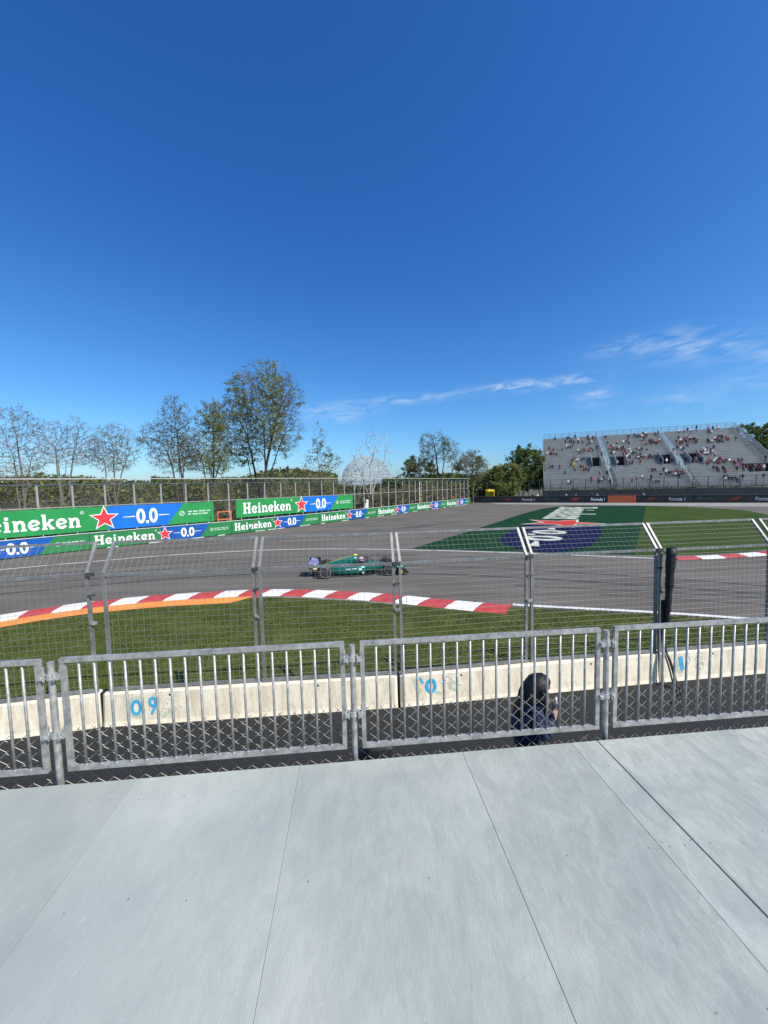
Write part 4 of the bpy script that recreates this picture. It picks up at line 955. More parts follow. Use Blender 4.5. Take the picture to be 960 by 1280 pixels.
for (u, r, sh, lb) in ((7.2, 12, 'yellow', 'standing spectator in bright yellow top in the left grandstand section'), (29.4, 34, 'white', 'person in white standing at the top of the right grandstand aisle'), (38.2, 35, 'black', 'person in black standing against the top rail of the grandstand'),
                     (43.8, 25, 'grey', 'person in grey standing by the right side rail of the grandstand, upper'), (45.3, 12, 'black', 'person in black standing by the right side rail of the grandstand, lower'), (38.5, 2, 'black', 'person in black standing in the lowest rows at right of the grandstand'), (33.9, 15, 'red', 'person in red standing beside the right entrance of the grandstand'),
                     (29.9, 19, 'navy', 'person climbing the right aisle of the grandstand in navy'), (30.3, 17.5, 'pink', 'person in pink climbing the right aisle behind another')):
    person(3, gpos(u, r * RUN + .2, 3 + math.floor(r) * RISE + .02), GA + RP.gauss(0, .3), sh, lb, None, RP)
for (u, dy, sh, lb) in ((13.5, 2.8, 'navy', 'person in navy standing behind the black wall, nearest the green tree'), (14.6, 2.5, 'white', 'person in white standing behind the black wall beside the navy one'), (15.5, 3.0, 'pink', 'person in pink standing behind the black wall by the grandstand corner'), (16.3, 2.6, 'black', 'person in black standing behind the black wall by the grandstand corner'),
                        (20.6, 2.4, 'white', 'person in white standing alone behind the black wall'), (22.6, 2.4, 'grey', 'person in grey standing behind the black wall'), (25.8, 2.5, 'black', 'person in black standing behind the wall left of the orange board'), (26.8, 2.6, 'white', 'person in white standing just left of the orange board'), (35.3, 2.2, 'white', 'person in white standing behind the wall just right of the orange board')):
    q = fw(u) + Vector((-FWE.y, FWE.x)) * dy
    person(3, (q.x, q.y, .32), fa + RP.gauss(0, .6), sh, lb, None, RP)
q = fpt(86.2, 0, 1.6); person(3, (q.x, q.y, .5), .6, 'orange', 'track worker in orange behind the far end of the tall fence', None, RP, 4)
q = fpt(87.6, 0, 1.7); person(3, (q.x, q.y, .5), .4, 'red', 'track worker in red behind the far end of the tall fence', None, RP, 4)

# person standing between the railing and the wall
hx, hy, hz = 1.685, 4.50, .67
def hn(x, y, z): return (hx + x, hy + y, hz + z)
nodes = [(hn(-.04, 0, .95), (.16, .17)), (hn(-.05, 0, 1.16), (.17, .18)), (hn(-.01, 0, 1.36), (.17, .20)), (hn(.07, 0, 1.47), (.10, .13)), (hn(.11, 0, 1.54), (.062, .062)), (hn(.15, -.005, 1.60), (.088, .085)), (hn(.17, -.005, 1.67), (.105, .10)), (hn(.17, -.005, 1.74), (.085, .08))]
ed = [(0, 1), (1, 2), (2, 3), (3, 4), (4, 5), (5, 6), (6, 7)]
for s, el_, wr in ((-1, (.10, -.30, 1.16), (.27, -.12, 1.36)), (1, (.12, .28, 1.14), (.24, .12, 1.30))):
    i = len(nodes); nodes += [(hn(.05, s * .20, 1.40), .085), (hn(*el_), .064), (hn(*wr), .042), (hn(wr[0] + .035, wr[1] - s * .015, wr[2] + .05), (.03, .042))]
    ed += [(2, i), (i, i + 1), (i + 1, i + 2), (i + 2, i + 3)]; pi_ = i + 3
    for f in range(4):
        j = len(nodes); o_ = (f - 1.5) * .022; ln = (.055, .068, .064, .048)[f]
        nodes += [(hn(wr[0] + .05 + o_ * .3, wr[1] - s * .02 + o_, wr[2] + .09), .010), (hn(wr[0] + .065 + o_ * .3, wr[1] - s * .025 + o_, wr[2] + .09 + ln * .6), .009), (hn(wr[0] + .04, wr[1] - s * .05 + o_, wr[2] + .09 + ln * .8), .008)]
        ed += [(pi_, j), (j, j + 1), (j + 1, j + 2)]
    j = len(nodes); nodes += [(hn(wr[0] + .01, wr[1] - s * .02, wr[2] + .085), .011), (hn(wr[0] + .0, wr[1] - s * .03, wr[2] + .12), .009)]; ed += [(pi_, j), (j, j + 1)]
    i = len(nodes); nodes += [(hn(0, s * .10, .90), .105), (hn(.03, s * .12, .50), .075), (hn(-.01, s * .13, .09), .05), (hn(.11, s * .14, .045), (.042, .05))]
    ed += [(0, i), (i, i + 1), (i + 1, i + 2), (i + 2, i + 3)]
me = skin_mesh(nodes, ed, 0, 2); me.name = 'body'
jacket = mat('dark_blue_jacket', (.010, .020, .055), (.018, .034, .09), 14, .85, 0, .5, bscale=9); denim = mat('blue_jeans', (.028, .055, .12), (.05, .085, .16), 20, .85, 0, .2); shoe = mat('dark_shoes', (.03, .03, .03), None)
for q in (jacket, skinm[0], denim, shoe): me.materials.append(q)
for p in me.polygons:
    c = p.center - Vector((hx, hy, hz)); i = 0
    if c.z > 1.50: i = 1
    elif c.x > .265 and c.z > 1.33: i = 1
    elif c.z < .10: i = 3
    elif c.z < .90: i = 2
    p.material_index = i
me.polygons.foreach_set('use_smooth', [True] * len(me.polygons))
pr = empty('person', (hx, hy, hz), 0, 'person with long black hair and dark blue jacket bowed over a phone behind the railing', 'person')
o = bpy.data.objects.new('body', me); C.objects.link(o); o.parent = pr
me.transform(Matrix.Translation((-hx, -hy, -hz)))
black_hair = mat('black_hair', (.006, .006, .007), (.014, .013, .013), 30, .5, 0, .5, (1, 1, .2), bscale=60)
rh = random.Random(4); rg = []                 # hair mass: crown to shoulder blades, open at the face (+x)
for k in range(12):
    f = k / 11; z = 1.80 - .50 * f; rad = (.05, .115, .142, .155, .16, .162, .165, .168, .17, .165, .15, .11)[k]; cx = .145 - .20 * max(0, f - .15)
    row = []
    for q in range(20):
        t_ = 6.283 * q / 20; fx = math.cos(t_); cut = 1.0 if k < 3 else (.55 if fx > .45 else 1.0); w_ = 1 + .05 * math.sin(5 * t_ + k * .7)
        row.append(hn(cx + rad * fx * cut * w_, rad * 1.0 * math.sin(t_) * w_, z + .01 * math.sin(3 * t_ + k)))
    rg.append(row)
MB().rings(rg).build('hair', black_hair, pr, smooth=True)
st2 = MB()
for _ in range(70):                            # loose strands on the outline
    t_ = rh.uniform(1.2, 5.1); r0 = rh.uniform(.15, .175); z0_ = rh.uniform(1.45, 1.72)
    st2.tube([hn(.12 + r0 * math.cos(t_), r0 * math.sin(t_), z0_), hn(.09 + (r0 + .012) * math.cos(t_), (r0 + .012) * math.sin(t_), z0_ - .12), hn(.05 + (r0 + .005) * math.cos(t_), (r0 + .005) * math.sin(t_), z0_ - .26)], [.006, .005, .002], 4)
st2.build('hair_strands', black_hair, pr, kind='stuff')
MB().rings([[hn(.262 + .022 * w, -.005 + (.018 - .010 * w) * math.cos(6.283 * q / 8), 1.635 + (.028 - .018 * w) * math.sin(6.283 * q / 8)) for q in range(8)] for w in (0, 1)]).build('nose', skinm[0], pr, smooth=True)
for s in (-1, 1): MB().rings([[hn(.252 + .008 * w, -.005 + s * .036 + .013 * math.cos(6.283 * q / 8) * (1 - .3 * w), 1.672 + .008 * math.sin(6.283 * q / 8)) for q in range(8)] for w in (0, 1)]).build('eye', black_hair, pr)
MB().box(hn(.255, -.005, 1.575), (.012, .05, .010)).build('mouth', mat('lip_colour', (.36, .12, .10), None), pr)
MB().tube([hn(-.10 + .0, -.17, 1.44), hn(-.02, -.2, 1.49), hn(.08, -.17, 1.50), hn(.13, -.08, 1.47)], .03, 8).build('collar', jacket, pr, smooth=True)
ph = empty('phone', hn(.31, -.09, 1.44), 0, 'small white phone held up by the person with black hair', 'phone')
pm_ = MB().box(hn(.315, -.10, 1.475), (.012, .078, .15), -.5); pm_.build('shell', white_p, ph); MB().box(hn(.308, -.096, 1.475), (.002, .068, .135), -.5).build('screen', black, ph)
stp = empty('step_platform', (hx, hy, .37), 0, 'low black step platform under the person with black hair', 'platform')
MB().box((hx, hy, .645), (.6, .7, .05)).build('top', tarp, stp)
for sx_ in (-1, 1):
    for sy_ in (-1, 1): MB().box((hx + sx_ * .26, hy + sy_ * .31, .495), (.05, .05, .25)).build('leg', black, stp)
for (bx_, by_, lb_) in ((-.15, 5.95, 'black equipment bag on the dark ground in front of the wall joint'), (.75, 5.55, 'smaller black bag on the dark ground left of the person')):
    cbag = empty('equipment_bag', (bx_, by_, .37), 0, lb_, 'bag')
    rg = [[(bx_ + .24 * s * math.copysign(abs(math.cos(6.283 * q / 16)) ** .5, math.cos(6.283 * q / 16)), by_ + .15 * s * math.copysign(abs(math.sin(6.283 * q / 16)) ** .5, math.sin(6.283 * q / 16)), .372 + z) for q in range(16)] for z, s in ((0, .92), (.06, 1), (.22, .98), (.28, .80))]
    MB().rings(rg).build('pouch', tarp, cbag, smooth=True)
    MB().tube(smooth_path([(bx_ - .17, by_, .62), (bx_ - .1, by_ - .02, .74), (bx_ + .1, by_ - .02, .74), (bx_ + .17, by_, .62)], 2), .012, 6).build('carry_strap', black, cbag)

# ================================================================== RACING CAR
cg = mat('dark_green_car_paint', (.006, .135, .112), (.008, .165, .135), 3, .22, .25, coat=.6); lime = mat('lime_accent', (.45, .58, .06), None, rough=.35); carb = mat('carbon_black', (.012, .012, .013), (.02, .02, .022), 30, .4, coat=.3)
tyre = mat('tyre_rubber', (.020, .020, .021), (.030, .030, .031), 20, .8); rimm = mat('dark_wheel_cover', (.05, .05, .052), (.09, .09, .09), 6, .35, .4); lav = mat('lavender_panel', (.22, .22, .50), (.30, .31, .62), 6, .3, coat=.4); ylw = mat('yellow_camera_pod', (.85, .78, .04), None, rough=.4); decal = mat('pale_decal', (.72, .78, .76), None, rough=.5)
rear = Vector((-3.09, 19.81)); front = Vector((.26, 20.2)); yaw = math.atan2(front.y - rear.y, front.x - rear.x)
car = empty('racing_car', (-1.415 - math.sin(yaw) * .82, 20.0 + math.cos(yaw) * .82, .008), yaw, 'dark green open wheel racing car with yellow camera pod on the track', 'racing car')
XF, XR = 1.66, -1.72                           # axles; local x forward, y to the far side
def sect(x, hw, z0, z1, n=16, pw=.7, y=0): 
    zc, hh = (z0 + z1) / 2, (z1 - z0) / 2
    return [(x, y + hw * math.copysign(abs(math.cos(6.283 * (k + .5) / n)) ** pw, math.cos(6.283 * (k + .5) / n)), zc + hh * math.copysign(abs(math.sin(6.283 * (k + .5) / n)) ** pw, math.sin(6.283 * (k + .5) / n))) for k in range(n)]
tub = MB().rings([sect(*a) for a in ((2.62, .07, .17, .27), (2.45, .10, .17, .33), (2.0, .13, .19, .43), (1.5, .17, .18, .53), (1.1, .22, .13, .60), (.7, .28, .08, .64), (.35, .31, .06, .62), (.1, .33, .06, .58), (-.35, .34, .06, .60), (-.8, .32, .06, .62), (-1.5, .2, .1, .5), (-2.1, .1, .16, .40))]).build('chassis', cg, car, local=True, smooth=True)
MB().rings([sect(*a) for a in ((.02, .12, .66, .84), (-.08, .16, .55, .96), (-.3, .17, .5, .97), (-.7, .15, .45, .90), (-1.2, .11, .4, .76), (-1.7, .06, .35, .60), (-2.05, .025, .34, .48))]).build('engine_cover', cg, car, local=True, smooth=True)
MB().rings([sect(*a) for a in ((.035, .085, .69, .82), (.025, .085, .69, .82))]).build('air_intake', carb, car, local=True)
b = MB(); top = [(-.12, .975), (-.3, .985), (-.7, .915), (-1.2, .775), (-1.7, .615), (-2.0, .50)]
for (x0, z0_), (x1, z1_) in zip(top, top[1:]): b.bar((x0, 0, z0_), (x1, 0, z1_), .011, n=6)
for s in (-1, 1):
    b.tube([(-.15, s * .10, .955), (-.7, s * .10, .885), (-1.2, s * .075, .745)], .005, 5)
b.build('lime_stripe', lime, car, local=True)
for s in (-1, 1):
    pod = MB().rings([sect(x, hw, z0, z1, 16, .6, s * yc) for x, yc, hw, z0, z1 in ((.42, .52, .20, .22, .52), (.3, .54, .26, .16, .57), (-.2, .54, .27, .08, .58), (-.7, .50, .25, .07, .52), (-1.2, .40, .20, .07, .40), (-1.6, .28, .12, .08, .28))]).build('sidepod', cg, car, local=True, smooth=True)
    MB().rings([sect(x, .17, .27, .47, 12, .6, s * .52) for x in (.425, .432)]).build('inlet', carb, pod, local=True)
    d = MB(); yy = s * .815
    for (x0, x1, z0_, z1_) in ((-.65, -.40, .40, .44), (-.32, -.08, .41, .455), (.02, .18, .33, .45), (.2, .3, .16, .24)): d.poly([(x0, yy, z0_), (x1, yy, z0_), (x1, yy, z1_), (x0, yy, z1_)][::1 if s < 0 else -1])
    d.build('decal', decal, pod, local=True)
    MB().rings([sect(.55, .055, .60, .70, 10, .8, s * .50), sect(.62, .05, .61, .69, 10, .8, s * .50)]).build('mirror', cg, car, local=True); MB().bar((.58, s * .32, .60), (.58, s * .47, .64), .012).build('mirror_stalk', carb, car, local=True)
fl = MB(); P_ = [(1.0, .35), (.6, .72), (-.4, .80), (-1.3, .74), (-1.75, .52)]
ring = [(x, -y) for x, y in P_] + [(x, y) for x, y in P_[::-1]]
fl.rings([[(x, y, .045) for x, y in ring], [(x, y, .085) for x, y in ring]]); fl.build('floor', carb, car, local=True)
MB().tube(smooth_path([(-.28, -.27, .68), (-.05, -.28, .78), (.35, -.23, .83), (.62, -.08, .82), (.66, 0, .815), (.62, .08, .82), (.35, .23, .83), (-.05, .28, .78), (-.28, .27, .68)], 2), .026, 8).build('halo', carb, car, local=True, smooth=True)
MB().bar((.66, 0, .815), (.86, 0, .58), .022, n=8).build('halo_pillar', carb, car, local=True)
MB().rings([sect(-.24, .02, 1.0, 1.03, 10), sect(-.2, .055, .985, 1.06, 10), sect(-.05, .06, .98, 1.065, 10), sect(-.02, .03, .99, 1.05, 10)]).build('camera_pod', ylw, car, local=True, smooth=True)
cock = MB().rings([sect(.62, .15, .60, .655, 14), sect(.3, .22, .60, .675, 14), sect(-.12, .23, .60, .66, 14)]).build('cockpit_rim', carb, car, local=True, smooth=True)
def wing(x, ch, z, zr, hw, th=.02, n=5):
    b = MB(); rg = []
    for s in (-hw, -hw * .5, 0, hw * .5, hw): rg.append([(x + ch / 2, s, z), (x + ch * .1, s, z + th + zr * .3), (x - ch / 2, s, z + zr), (x - ch / 2, s, z + zr - .008), (x, s, z - th * .3)])
    return b.rings(rg)
wing(2.52, .32, .13, .03, .93).build('front_wing', carb, car, local=True); wing(2.36, .20, .18, .07, .92).build('front_wing_flap', cg, car, local=True); wing(2.24, .16, .25, .08, .90).build('front_wing_flap', cg, car, local=True)
for s in (-1, 1):
    b = MB(); rg = [[(2.70, s * .94 + w, .08), (2.15, s * .94 + w, .08), (2.15, s * .94 + w, .36), (2.35, s * .94 + w, .33), (2.66, s * .94 + w, .16)] for w in (-.008, .008)]
    ep = b.rings(rg).build('front_endplate', carb, car, local=True); MB().poly([(2.36, s * .952, .14), (2.16, s * .952, .14), (2.16, s * .952, .30), (2.30, s * .952, .28)]).build('yellow_patch', mat('amber_patch', (.75, .50, .06), None), ep, local=True)
    b = MB(); rg = [[(-2.62, s * .50 + w, .42), (-1.98, s * .50 + w, .42), (-1.96, s * .50 + w, .72), (-2.02, s * .50 + w, .90), (-2.62, s * .50 + w, .90)] for w in (-.008, .008)]
    ep = b.rings(rg).build('rear_endplate', carb, car, local=True)
    b = MB(); b.poly([(-2.60, s * .512, .70), (-2.06, s * .512, .70), (-2.06, s * .512, .895), (-2.60, s * .512, .895)][::1 if s < 0 else -1]); b.build('lavender_patch', lav, ep, local=True)
    if s < 0:
        b = MB(); add_font(b, '8', .40, lambda u, v, l: (u, s * .520 - l, v), -2.28, .54, .0, .02); b.build('race_number', mat('cream_number', (.85, .80, .42), None), ep, local=True)
wing(-2.32, .34, .80, .10, .49).build('rear_wing', lav, car, local=True); wing(-2.42, .24, .42, .06, .48).build('beam_wing', carb, car, local=True)
MB().box((-2.2, 0, .60), (.12, .03, .40)).build('wing_pillar', carb, car, local=True); MB().box((-2.3, 0, .22), (.3, .5, .16)).build('diffuser', carb, car, local=True)
wheel_me = None
def ring_y(r, y, n=28): return [(r * math.cos(6.283 * k / n), y, r * math.sin(6.283 * k / n)) for k in range(n)]
for x, s, wd, lb in ((XF, -1, .31, 0), (XF, 1, .31, 0), (XR, -1, .40, 0), (XR, 1, .40, 0)):
    yc = s * (.98 - wd / 2 if x > 0 else .98 - wd / 2); r = .355; h = wd / 2
    tb = MB().rings([ring_y(.24, -h), ring_y(r - .035, -h), ring_y(r - .008, -h + .03), ring_y(r, -h + .07), ring_y(r, h - .07), ring_y(r - .008, h - .03), ring_y(r - .035, h), ring_y(.24, h)])
    tb.v = [(px + x, py + yc, pz + r) for px, py, pz in tb.v]; w = tb.build('wheel', tyre, car, local=True, smooth=True)
    rb = MB().rings([ring_y(.245, -h - .004), ring_y(.19, -h + .012 if s > 0 else -h - .02), ring_y(.06, -h - .018), ring_y(.02, -h - .03)]) if s < 0 else MB().rings([ring_y(.245, h + .004), ring_y(.19, h + .02), ring_y(.06, h + .018), ring_y(.02, h + .03)])
    rb.v = [(px + x, py + yc, pz + r) for px, py, pz in rb.v]; rb.build('wheel_cover', rimm, w, local=True, smooth=True)
    sr = MB().rings([ring_y(.272, s * (h + .004)), ring_y(.288, s * (h + .004))], caps=False); sr.v = [(px + x, py + yc, pz + r) for px, py, pz in sr.v]; sr.build('sidewall_ring', mat('grey_sidewall_print', (.34, .34, .33), None), w, local=True)
    ar = MB(); inn = s * .16
    for (dx, dz0, dz1) in ((.30, .25, .20), (-.30, .25, .20), (.22, .45, .46), (-.25, .45, .46)): ar.bar((x + dx * (1 if x > 0 else 1), inn, dz0), (x, yc - s * wd * .4, dz1), .014, n=6)
    ar.build('suspension_arm', carb, car, local=True)
M4 = wm(car)
def cl_(p): return tuple(M4 @ Vector(p))
dr = empty('person', cl_((.12, 0, .2)), yaw, 'driver with white and pink helmet in the green racing car', 'person')
nodes = [((0, 0, .18), (.16, .13)), ((.02, 0, .36), (.17, .12)), ((.05, 0, .45), .06), ((.06, 0, .52), (.09, .09)), ((.07, 0, .60), (.08, .08))]; ed = [(0, 1), (1, 2), (2, 3), (3, 4)]
for s in (-1, 1):
    i = len(nodes); nodes += [((.03, s * .17, .34), .06), ((.22, s * .2, .2), .045), ((.40, s * .09, .24), .038)]; ed += [(1, i), (i, i + 1), (i + 1, i + 2)]
me = skin_mesh(nodes, ed, 0, 1); me.name = 'body'; me.materials.append(mat('race_suit', (.01, .12, .10), None)); o = bpy.data.objects.new('body', me); C.objects.link(o); o.parent = dr
hl = MB(); rg = []
for k in range(9):
    th = -1.45 + 2.9 * k / 8; rr_ = .145 * math.cos(th); rg.append([(.08 + rr_ * 1.08 * math.cos(6.283 * q / 16), rr_ * .92 * math.sin(6.283 * q / 16), .555 + .145 * math.sin(th)) for q in range(16)])
hm = mat('white_pink_helmet', (.75, .70, .72), (.70, .25, .40), 9, .25, coat=.6); ho = hl.rings(rg).build('helmet', hm, dr, local=True, smooth=True)
MB().rings([[(.08 + rr_ * math.cos(a), rr_ * .86 * math.sin(a), z) for a in [(-1.1 + 2.2 * q / 9) for q in range(10)]] for rr_, z in ((.150, .53), (.157, .56), (.150, .60))], caps=False).build('visor', black, ho, local=True)

# ================================================================== TREES AND BACKGROUND
barks = {'dark': mat('dark_bark', (.065, .052, .042), (.11, .09, .075), 5, .9), 'grey': mat('grey_bark', (.15, .13, .11), (.23, .20, .175), 5, .9), 'pale': mat('bleached_bark', (.36, .335, .30), (.48, .45, .41), 5, .85)}
def leafmat(n, a, b): return mat(n, a, b, .9, .75, trans=.42, spec=.2)
lv = {'spring': leafmat('spring_leaf', (.22, .26, .05), (.33, .345, .09)), 'mid': leafmat('mid_green_leaf', (.085, .125, .028), (.15, .19, .048)), 'dark': leafmat('dark_green_leaf', (.055, .095, .024), (.095, .14, .038)), 'bud': leafmat('reddish_bud', (.15, .12, .08), (.21, .17, .115)), 'olive': leafmat('olive_leaf', (.15, .18, .05), (.235, .25, .085))}
def leaf(b, p, s, r, m=0):
    a = Vector((r.gauss(0, 1), r.gauss(0, 1), r.gauss(0, 1))).normalized(); c = a.orthogonal().normalized(); c = (c + a.cross(c) * r.uniform(-1, 1)).normalized(); d = a.cross(c)
    p = Vector(p); b.poly([p - c * s, p + d * s * .55, p + c * s, p - d * s * .55], m)
def tree(name, base, height, label, seed, bark='grey', leaves=(('spring', 1.0),), nleaf=3000, lsize=.13, spread=.55, trunks=1, tr=.22, levels=4, first=.22, group=None, droop=0.0, kids=(5, 7), leaf_lo=.25, up=.25, cat='tree', twig=.012, gap=0.0, lean=0.1):
    r = random.Random(seed); root = empty(name, base, 0, label, cat, group); tb = MB(); tips = []
    B = Vector(base)
    def grow(p, d, ln, rad, lvl):
        ns = 5 if lvl == 0 else (4 if lvl < 3 else 3); pts = [p.copy()]; q = p.copy(); dd = d.copy()
        for k in range(ns):
            dd = (dd + Vector((r.gauss(0, .11 + .03 * lvl), r.gauss(0, .11 + .03 * lvl), r.gauss(0, .08) + up * .12 - droop * .1 * lvl))).normalized(); q = q + dd * (ln / ns); pts.append(q.copy())
        sides = 8 if lvl == 0 else (6 if lvl == 1 else (4 if lvl == 2 else 3)); rend = max(twig * .6, rad * (.30 if lvl == 0 else .35))
        for k in range(ns):
            ra = rad + (rend - rad) * (k / ns) ** .8; rb = rad + (rend - rad) * ((k + 1) / ns) ** .8; tb.bar(pts[k], pts[k + 1], ra, rb, sides, caps=False)
        if lvl >= levels:
            tips.append((pts[1], pts[-1])); return
        if lvl == levels - 1: tips.append((pts[2], pts[-1]))
        n = r.randint(*kids) + (2 if lvl == 0 else 0)
        for k in range(n):
            f = (first if lvl == 0 else .25) + (1 - (first if lvl == 0 else .25)) * (k + r.uniform(.2, .8)) / n; f = min(f, .98)
            i = min(int(f * ns), ns - 1); g = f * ns - i; o_ = pts[i].lerp(pts[i + 1], g); ax = (pts[i + 1] - pts[i]).normalized()
            pe = ax.orthogonal().normalized(); pe.rotate(Matrix.Rotation(r.uniform(0, 6.283), 3, ax))
            ang = r.uniform(.6, 1.25) * spread * 1.5; nd_ = (ax * math.cos(ang) + pe * math.sin(ang)); nd_.z += up * (.5 if lvl < 2 else .15); nd_.normalize()
            l2 = ln * r.uniform(.42, .68) * (1.15 - .45 * f if lvl == 0 else 1.0 - .35 * f); rl = max(twig * .7, (rad + (rend - rad) * f) * r.uniform(.42, .62)); grow(o_, nd_, l2, rl, lvl + 1)
        grow(pts[-1], dd, ln * .5, rend, lvl + 1)
    for k in range(trunks):
        a = 6.283 * k / max(1, trunks) + r.uniform(0, 1); off = Vector((math.cos(a), math.sin(a), 0)) * (.0 if trunks == 1 else tr * 1.6)
        d = Vector((math.cos(a) * (lean if trunks == 1 else lean * 2.2), math.sin(a) * (lean if trunks == 1 else lean * 2.2), 1)).normalized(); grow(B + off - Vector((0, 0, .2)), d, height * (.62 if trunks == 1 else r.uniform(.52, .66)), tr * (1 if k == 0 else r.uniform(.6, .9)), 0)
    mz = max(v[2] for v in tb.v) - B.z; s = height / mz
    tb.v = [(B.x + (x - B.x) * (s if s < 1.4 else 1.4), B.y + (y - B.y) * (s if s < 1.4 else 1.4), B.z + (z - B.z) * s) for x, y, z in tb.v]
    S3 = lambda p: Vector((B.x + (p.x - B.x) * (s if s < 1.4 else 1.4), B.y + (p.y - B.y) * (s if s < 1.4 else 1.4), B.z + (p.z - B.z) * s))
    tb.build('trunk', barks[bark], root)
    if nleaf:
        lb = MB(); ws = [w for _, w in leaves]; r.shuffle(tips)
        keep = tips[:max(4, int(len(tips) * (1 - gap)))]
        keep = [k for k in keep if (S3(k[1]).z - B.z) > leaf_lo * height] or keep
        per = max(1, nleaf // len(keep)); extra = nleaf / len(keep)
        for a, c in keep:
            m = r.choices(range(len(leaves)), ws)[0]; cnt = int(extra * r.uniform(.2, 1.9) + r.random())
            A_, C_ = S3(a), S3(c)
            for _ in range(cnt):
                f = r.uniform(0, 1.15); p = A_.lerp(C_, f) + Vector((r.gauss(0, lsize * 1.3), r.gauss(0, lsize * 1.3), r.gauss(0, lsize * 1.1))); leaf(lb, p, lsize * r.uniform(.6, 1.25), r, m)
        if lb.v: lb.build('crown', [lv[n] for n, _ in leaves], root)
    return root
from mathutils.kdtree import KDTree
def crown_tree(name, base, env, label, seed, bark, leaves, nleaf, lsize, stems=1, natt=700, step=.5, tip=.013, tmax=.3, group=None, twigs=3, twl=.6, cat='tree', leaf_lo=0.0, droop=0.0, kill=1.1, jag=.25):
    """branches grown towards points scattered through the crown's lobes: env = (dx, z, rx, rz)"""
    r = random.Random(seed); B = Vector((base[0], base[1], 0)); root = empty(name, B, 0, label, cat, group); att = []
    vol = [e[2] * e[2] * e[3] for e in env]; tv_ = sum(vol)
    lobes = [(e, r.uniform(-.35, .35) * env[0][2]) for e in env]
    for (e, dy), v in zip(lobes, vol):
        for _ in range(int(natt * v / tv_)):
            while True:
                q = Vector((r.uniform(-1, 1), r.uniform(-1, 1), r.uniform(-1, 1)))
                if q.length <= 1: break
            q = q * (.55 + .45 * q.length) if q.length > .2 else q
            att.append(Vector((B.x + e[0] + q.x * e[2], B.y + dy + q.y * e[2], e[1] + q.z * e[3])))
    P, par, kids = [], [], []
    def add(p, k): P.append(p); par.append(k); kids.append([]); (kids[k].append(len(P) - 1) if k >= 0 else None); return len(P) - 1
    low = min(e[1] - e[3] for e in env)
    for s in range(stems):
        e, dy = lobes[s % len(lobes)]; ang = 6.283 * s / stems + r.uniform(0, 1); st = B + Vector((math.cos(ang), math.sin(ang), 0)) * (0 if stems == 1 else tmax * 1.5) - Vector((0, 0, .2))
        tgt = Vector((B.x + e[0] * .75, B.y + dy, max(1.2, e[1] - e[3] * .55))); k = add(st, -1); n = max(2, int((tgt - st).length / step)); ctrl = Vector((st.x * .6 + tgt.x * .4, st.y * .6 + tgt.y * .4, st.z * .35 + tgt.z * .65)) 
        wob = Vector((0, 0, 0))
        for i in range(1, n + 1):
            f = i / n; wob = wob * .9 + Vector((r.gauss(0, .05), r.gauss(0, .05), 0)) * step
            k = add(st * (1 - f) ** 2 + ctrl * (2 * f * (1 - f)) + tgt * f * f + wob, k)
    infl = max(e[2] for e in env) * 1.3; kd_r = step * kill
    for it in range(70):
        if not att: break
        kd = KDTree(len(P))
        for i, q in enumerate(P): kd.insert(q, i)
        kd.balance(); acc = {}; left = []
        for q in att:
            co_, i, d = kd.find(q)
            if d < kd_r: continue
            left.append(q)
            if d < infl: acc.setdefault(i, Vector((0, 0, 0))); acc[i] += (q - P[i]).normalized()
        att = left; grew = False
        for i, v in acc.items():
            if v.length < 1e-3 or len(kids[i]) > 3: continue
            v = (v.normalized() + Vector((r.gauss(0, jag), r.gauss(0, jag), r.gauss(0, jag) + .08))).normalized(); np_ = P[i] + v * step
            if any((P[c] - np_).length < step * .45 for c in kids[i]): continue
            add(np_, i); grew = True
        if not grew: break
    rad = [0.0] * len(P); ex = 2.25
    for i in range(len(P) - 1, -1, -1):
        rad[i] = max(tip, rad[i] ** (1 / ex)) if kids[i] else tip
        if par[i] >= 0: rad[par[i]] += rad[i] ** ex
    mx_ = max(rad); sc = min(1.0, tmax / mx_) ; rad = [max(tip * .8, q * sc) if q > .05 else q for q in rad]
    tb = MB(); ends = []
    for i in range(len(P)):
        j = par[i]
        if j >= 0: tb.bar(P[j], P[i], min(rad[j], rad[i] * 1.45), rad[i], 7 if rad[i] > .1 else (5 if rad[i] > .04 else 3), caps=False)
        if rad[i] < tip * 2.6 and P[i].z > low * .8:
            for _ in range(twigs if not kids[i] else max(1, twigs - 2)):
                d = ((P[i] - P[j]).normalized() if j >= 0 else Vector((0, 0, 1))) + Vector((r.gauss(0, .6), r.gauss(0, .6), r.gauss(0, .5) - droop)); d.normalize()
                m = P[i] + d * twl * r.uniform(.3, .6); d2 = (d + Vector((r.gauss(0, .5), r.gauss(0, .5), r.gauss(0, .4) - droop))).normalized(); q = m + d2 * twl * r.uniform(.3, .7)
                tb.bar(P[i], m, tip * .6, tip * .5, 3, caps=False); tb.bar(m, q, tip * .5, tip * .3, 3, caps=False); ends.append((P[i], q))
    tb.build('trunk', barks[bark], root)
    if nleaf and ends:
        lb = MB(); per = nleaf / len(ends); ws = [w for _, w in leaves]
        for A_, C_ in ends:
            g = math.sin(A_.x * 1.3 + seed) + math.sin(A_.z * 1.1 + A_.y) ; wgt = max(.05, .9 + .75 * g) if leaf_lo == 0 else max(.02, .8 + 1.0 * g)
            m = r.choices(range(len(leaves)), ws)[0]
            for _ in range(int(per * wgt * r.uniform(.3, 1.7) + r.random())):
                q = A_.lerp(C_, r.uniform(.1, 1.15)) + Vector((r.gauss(0, lsize), r.gauss(0, lsize), r.gauss(0, lsize))); leaf(lb, q, lsize * r.uniform(.6, 1.3), r, m)
        lb.build('crown', [lv[n] for n, _ in leaves], root)
    return root
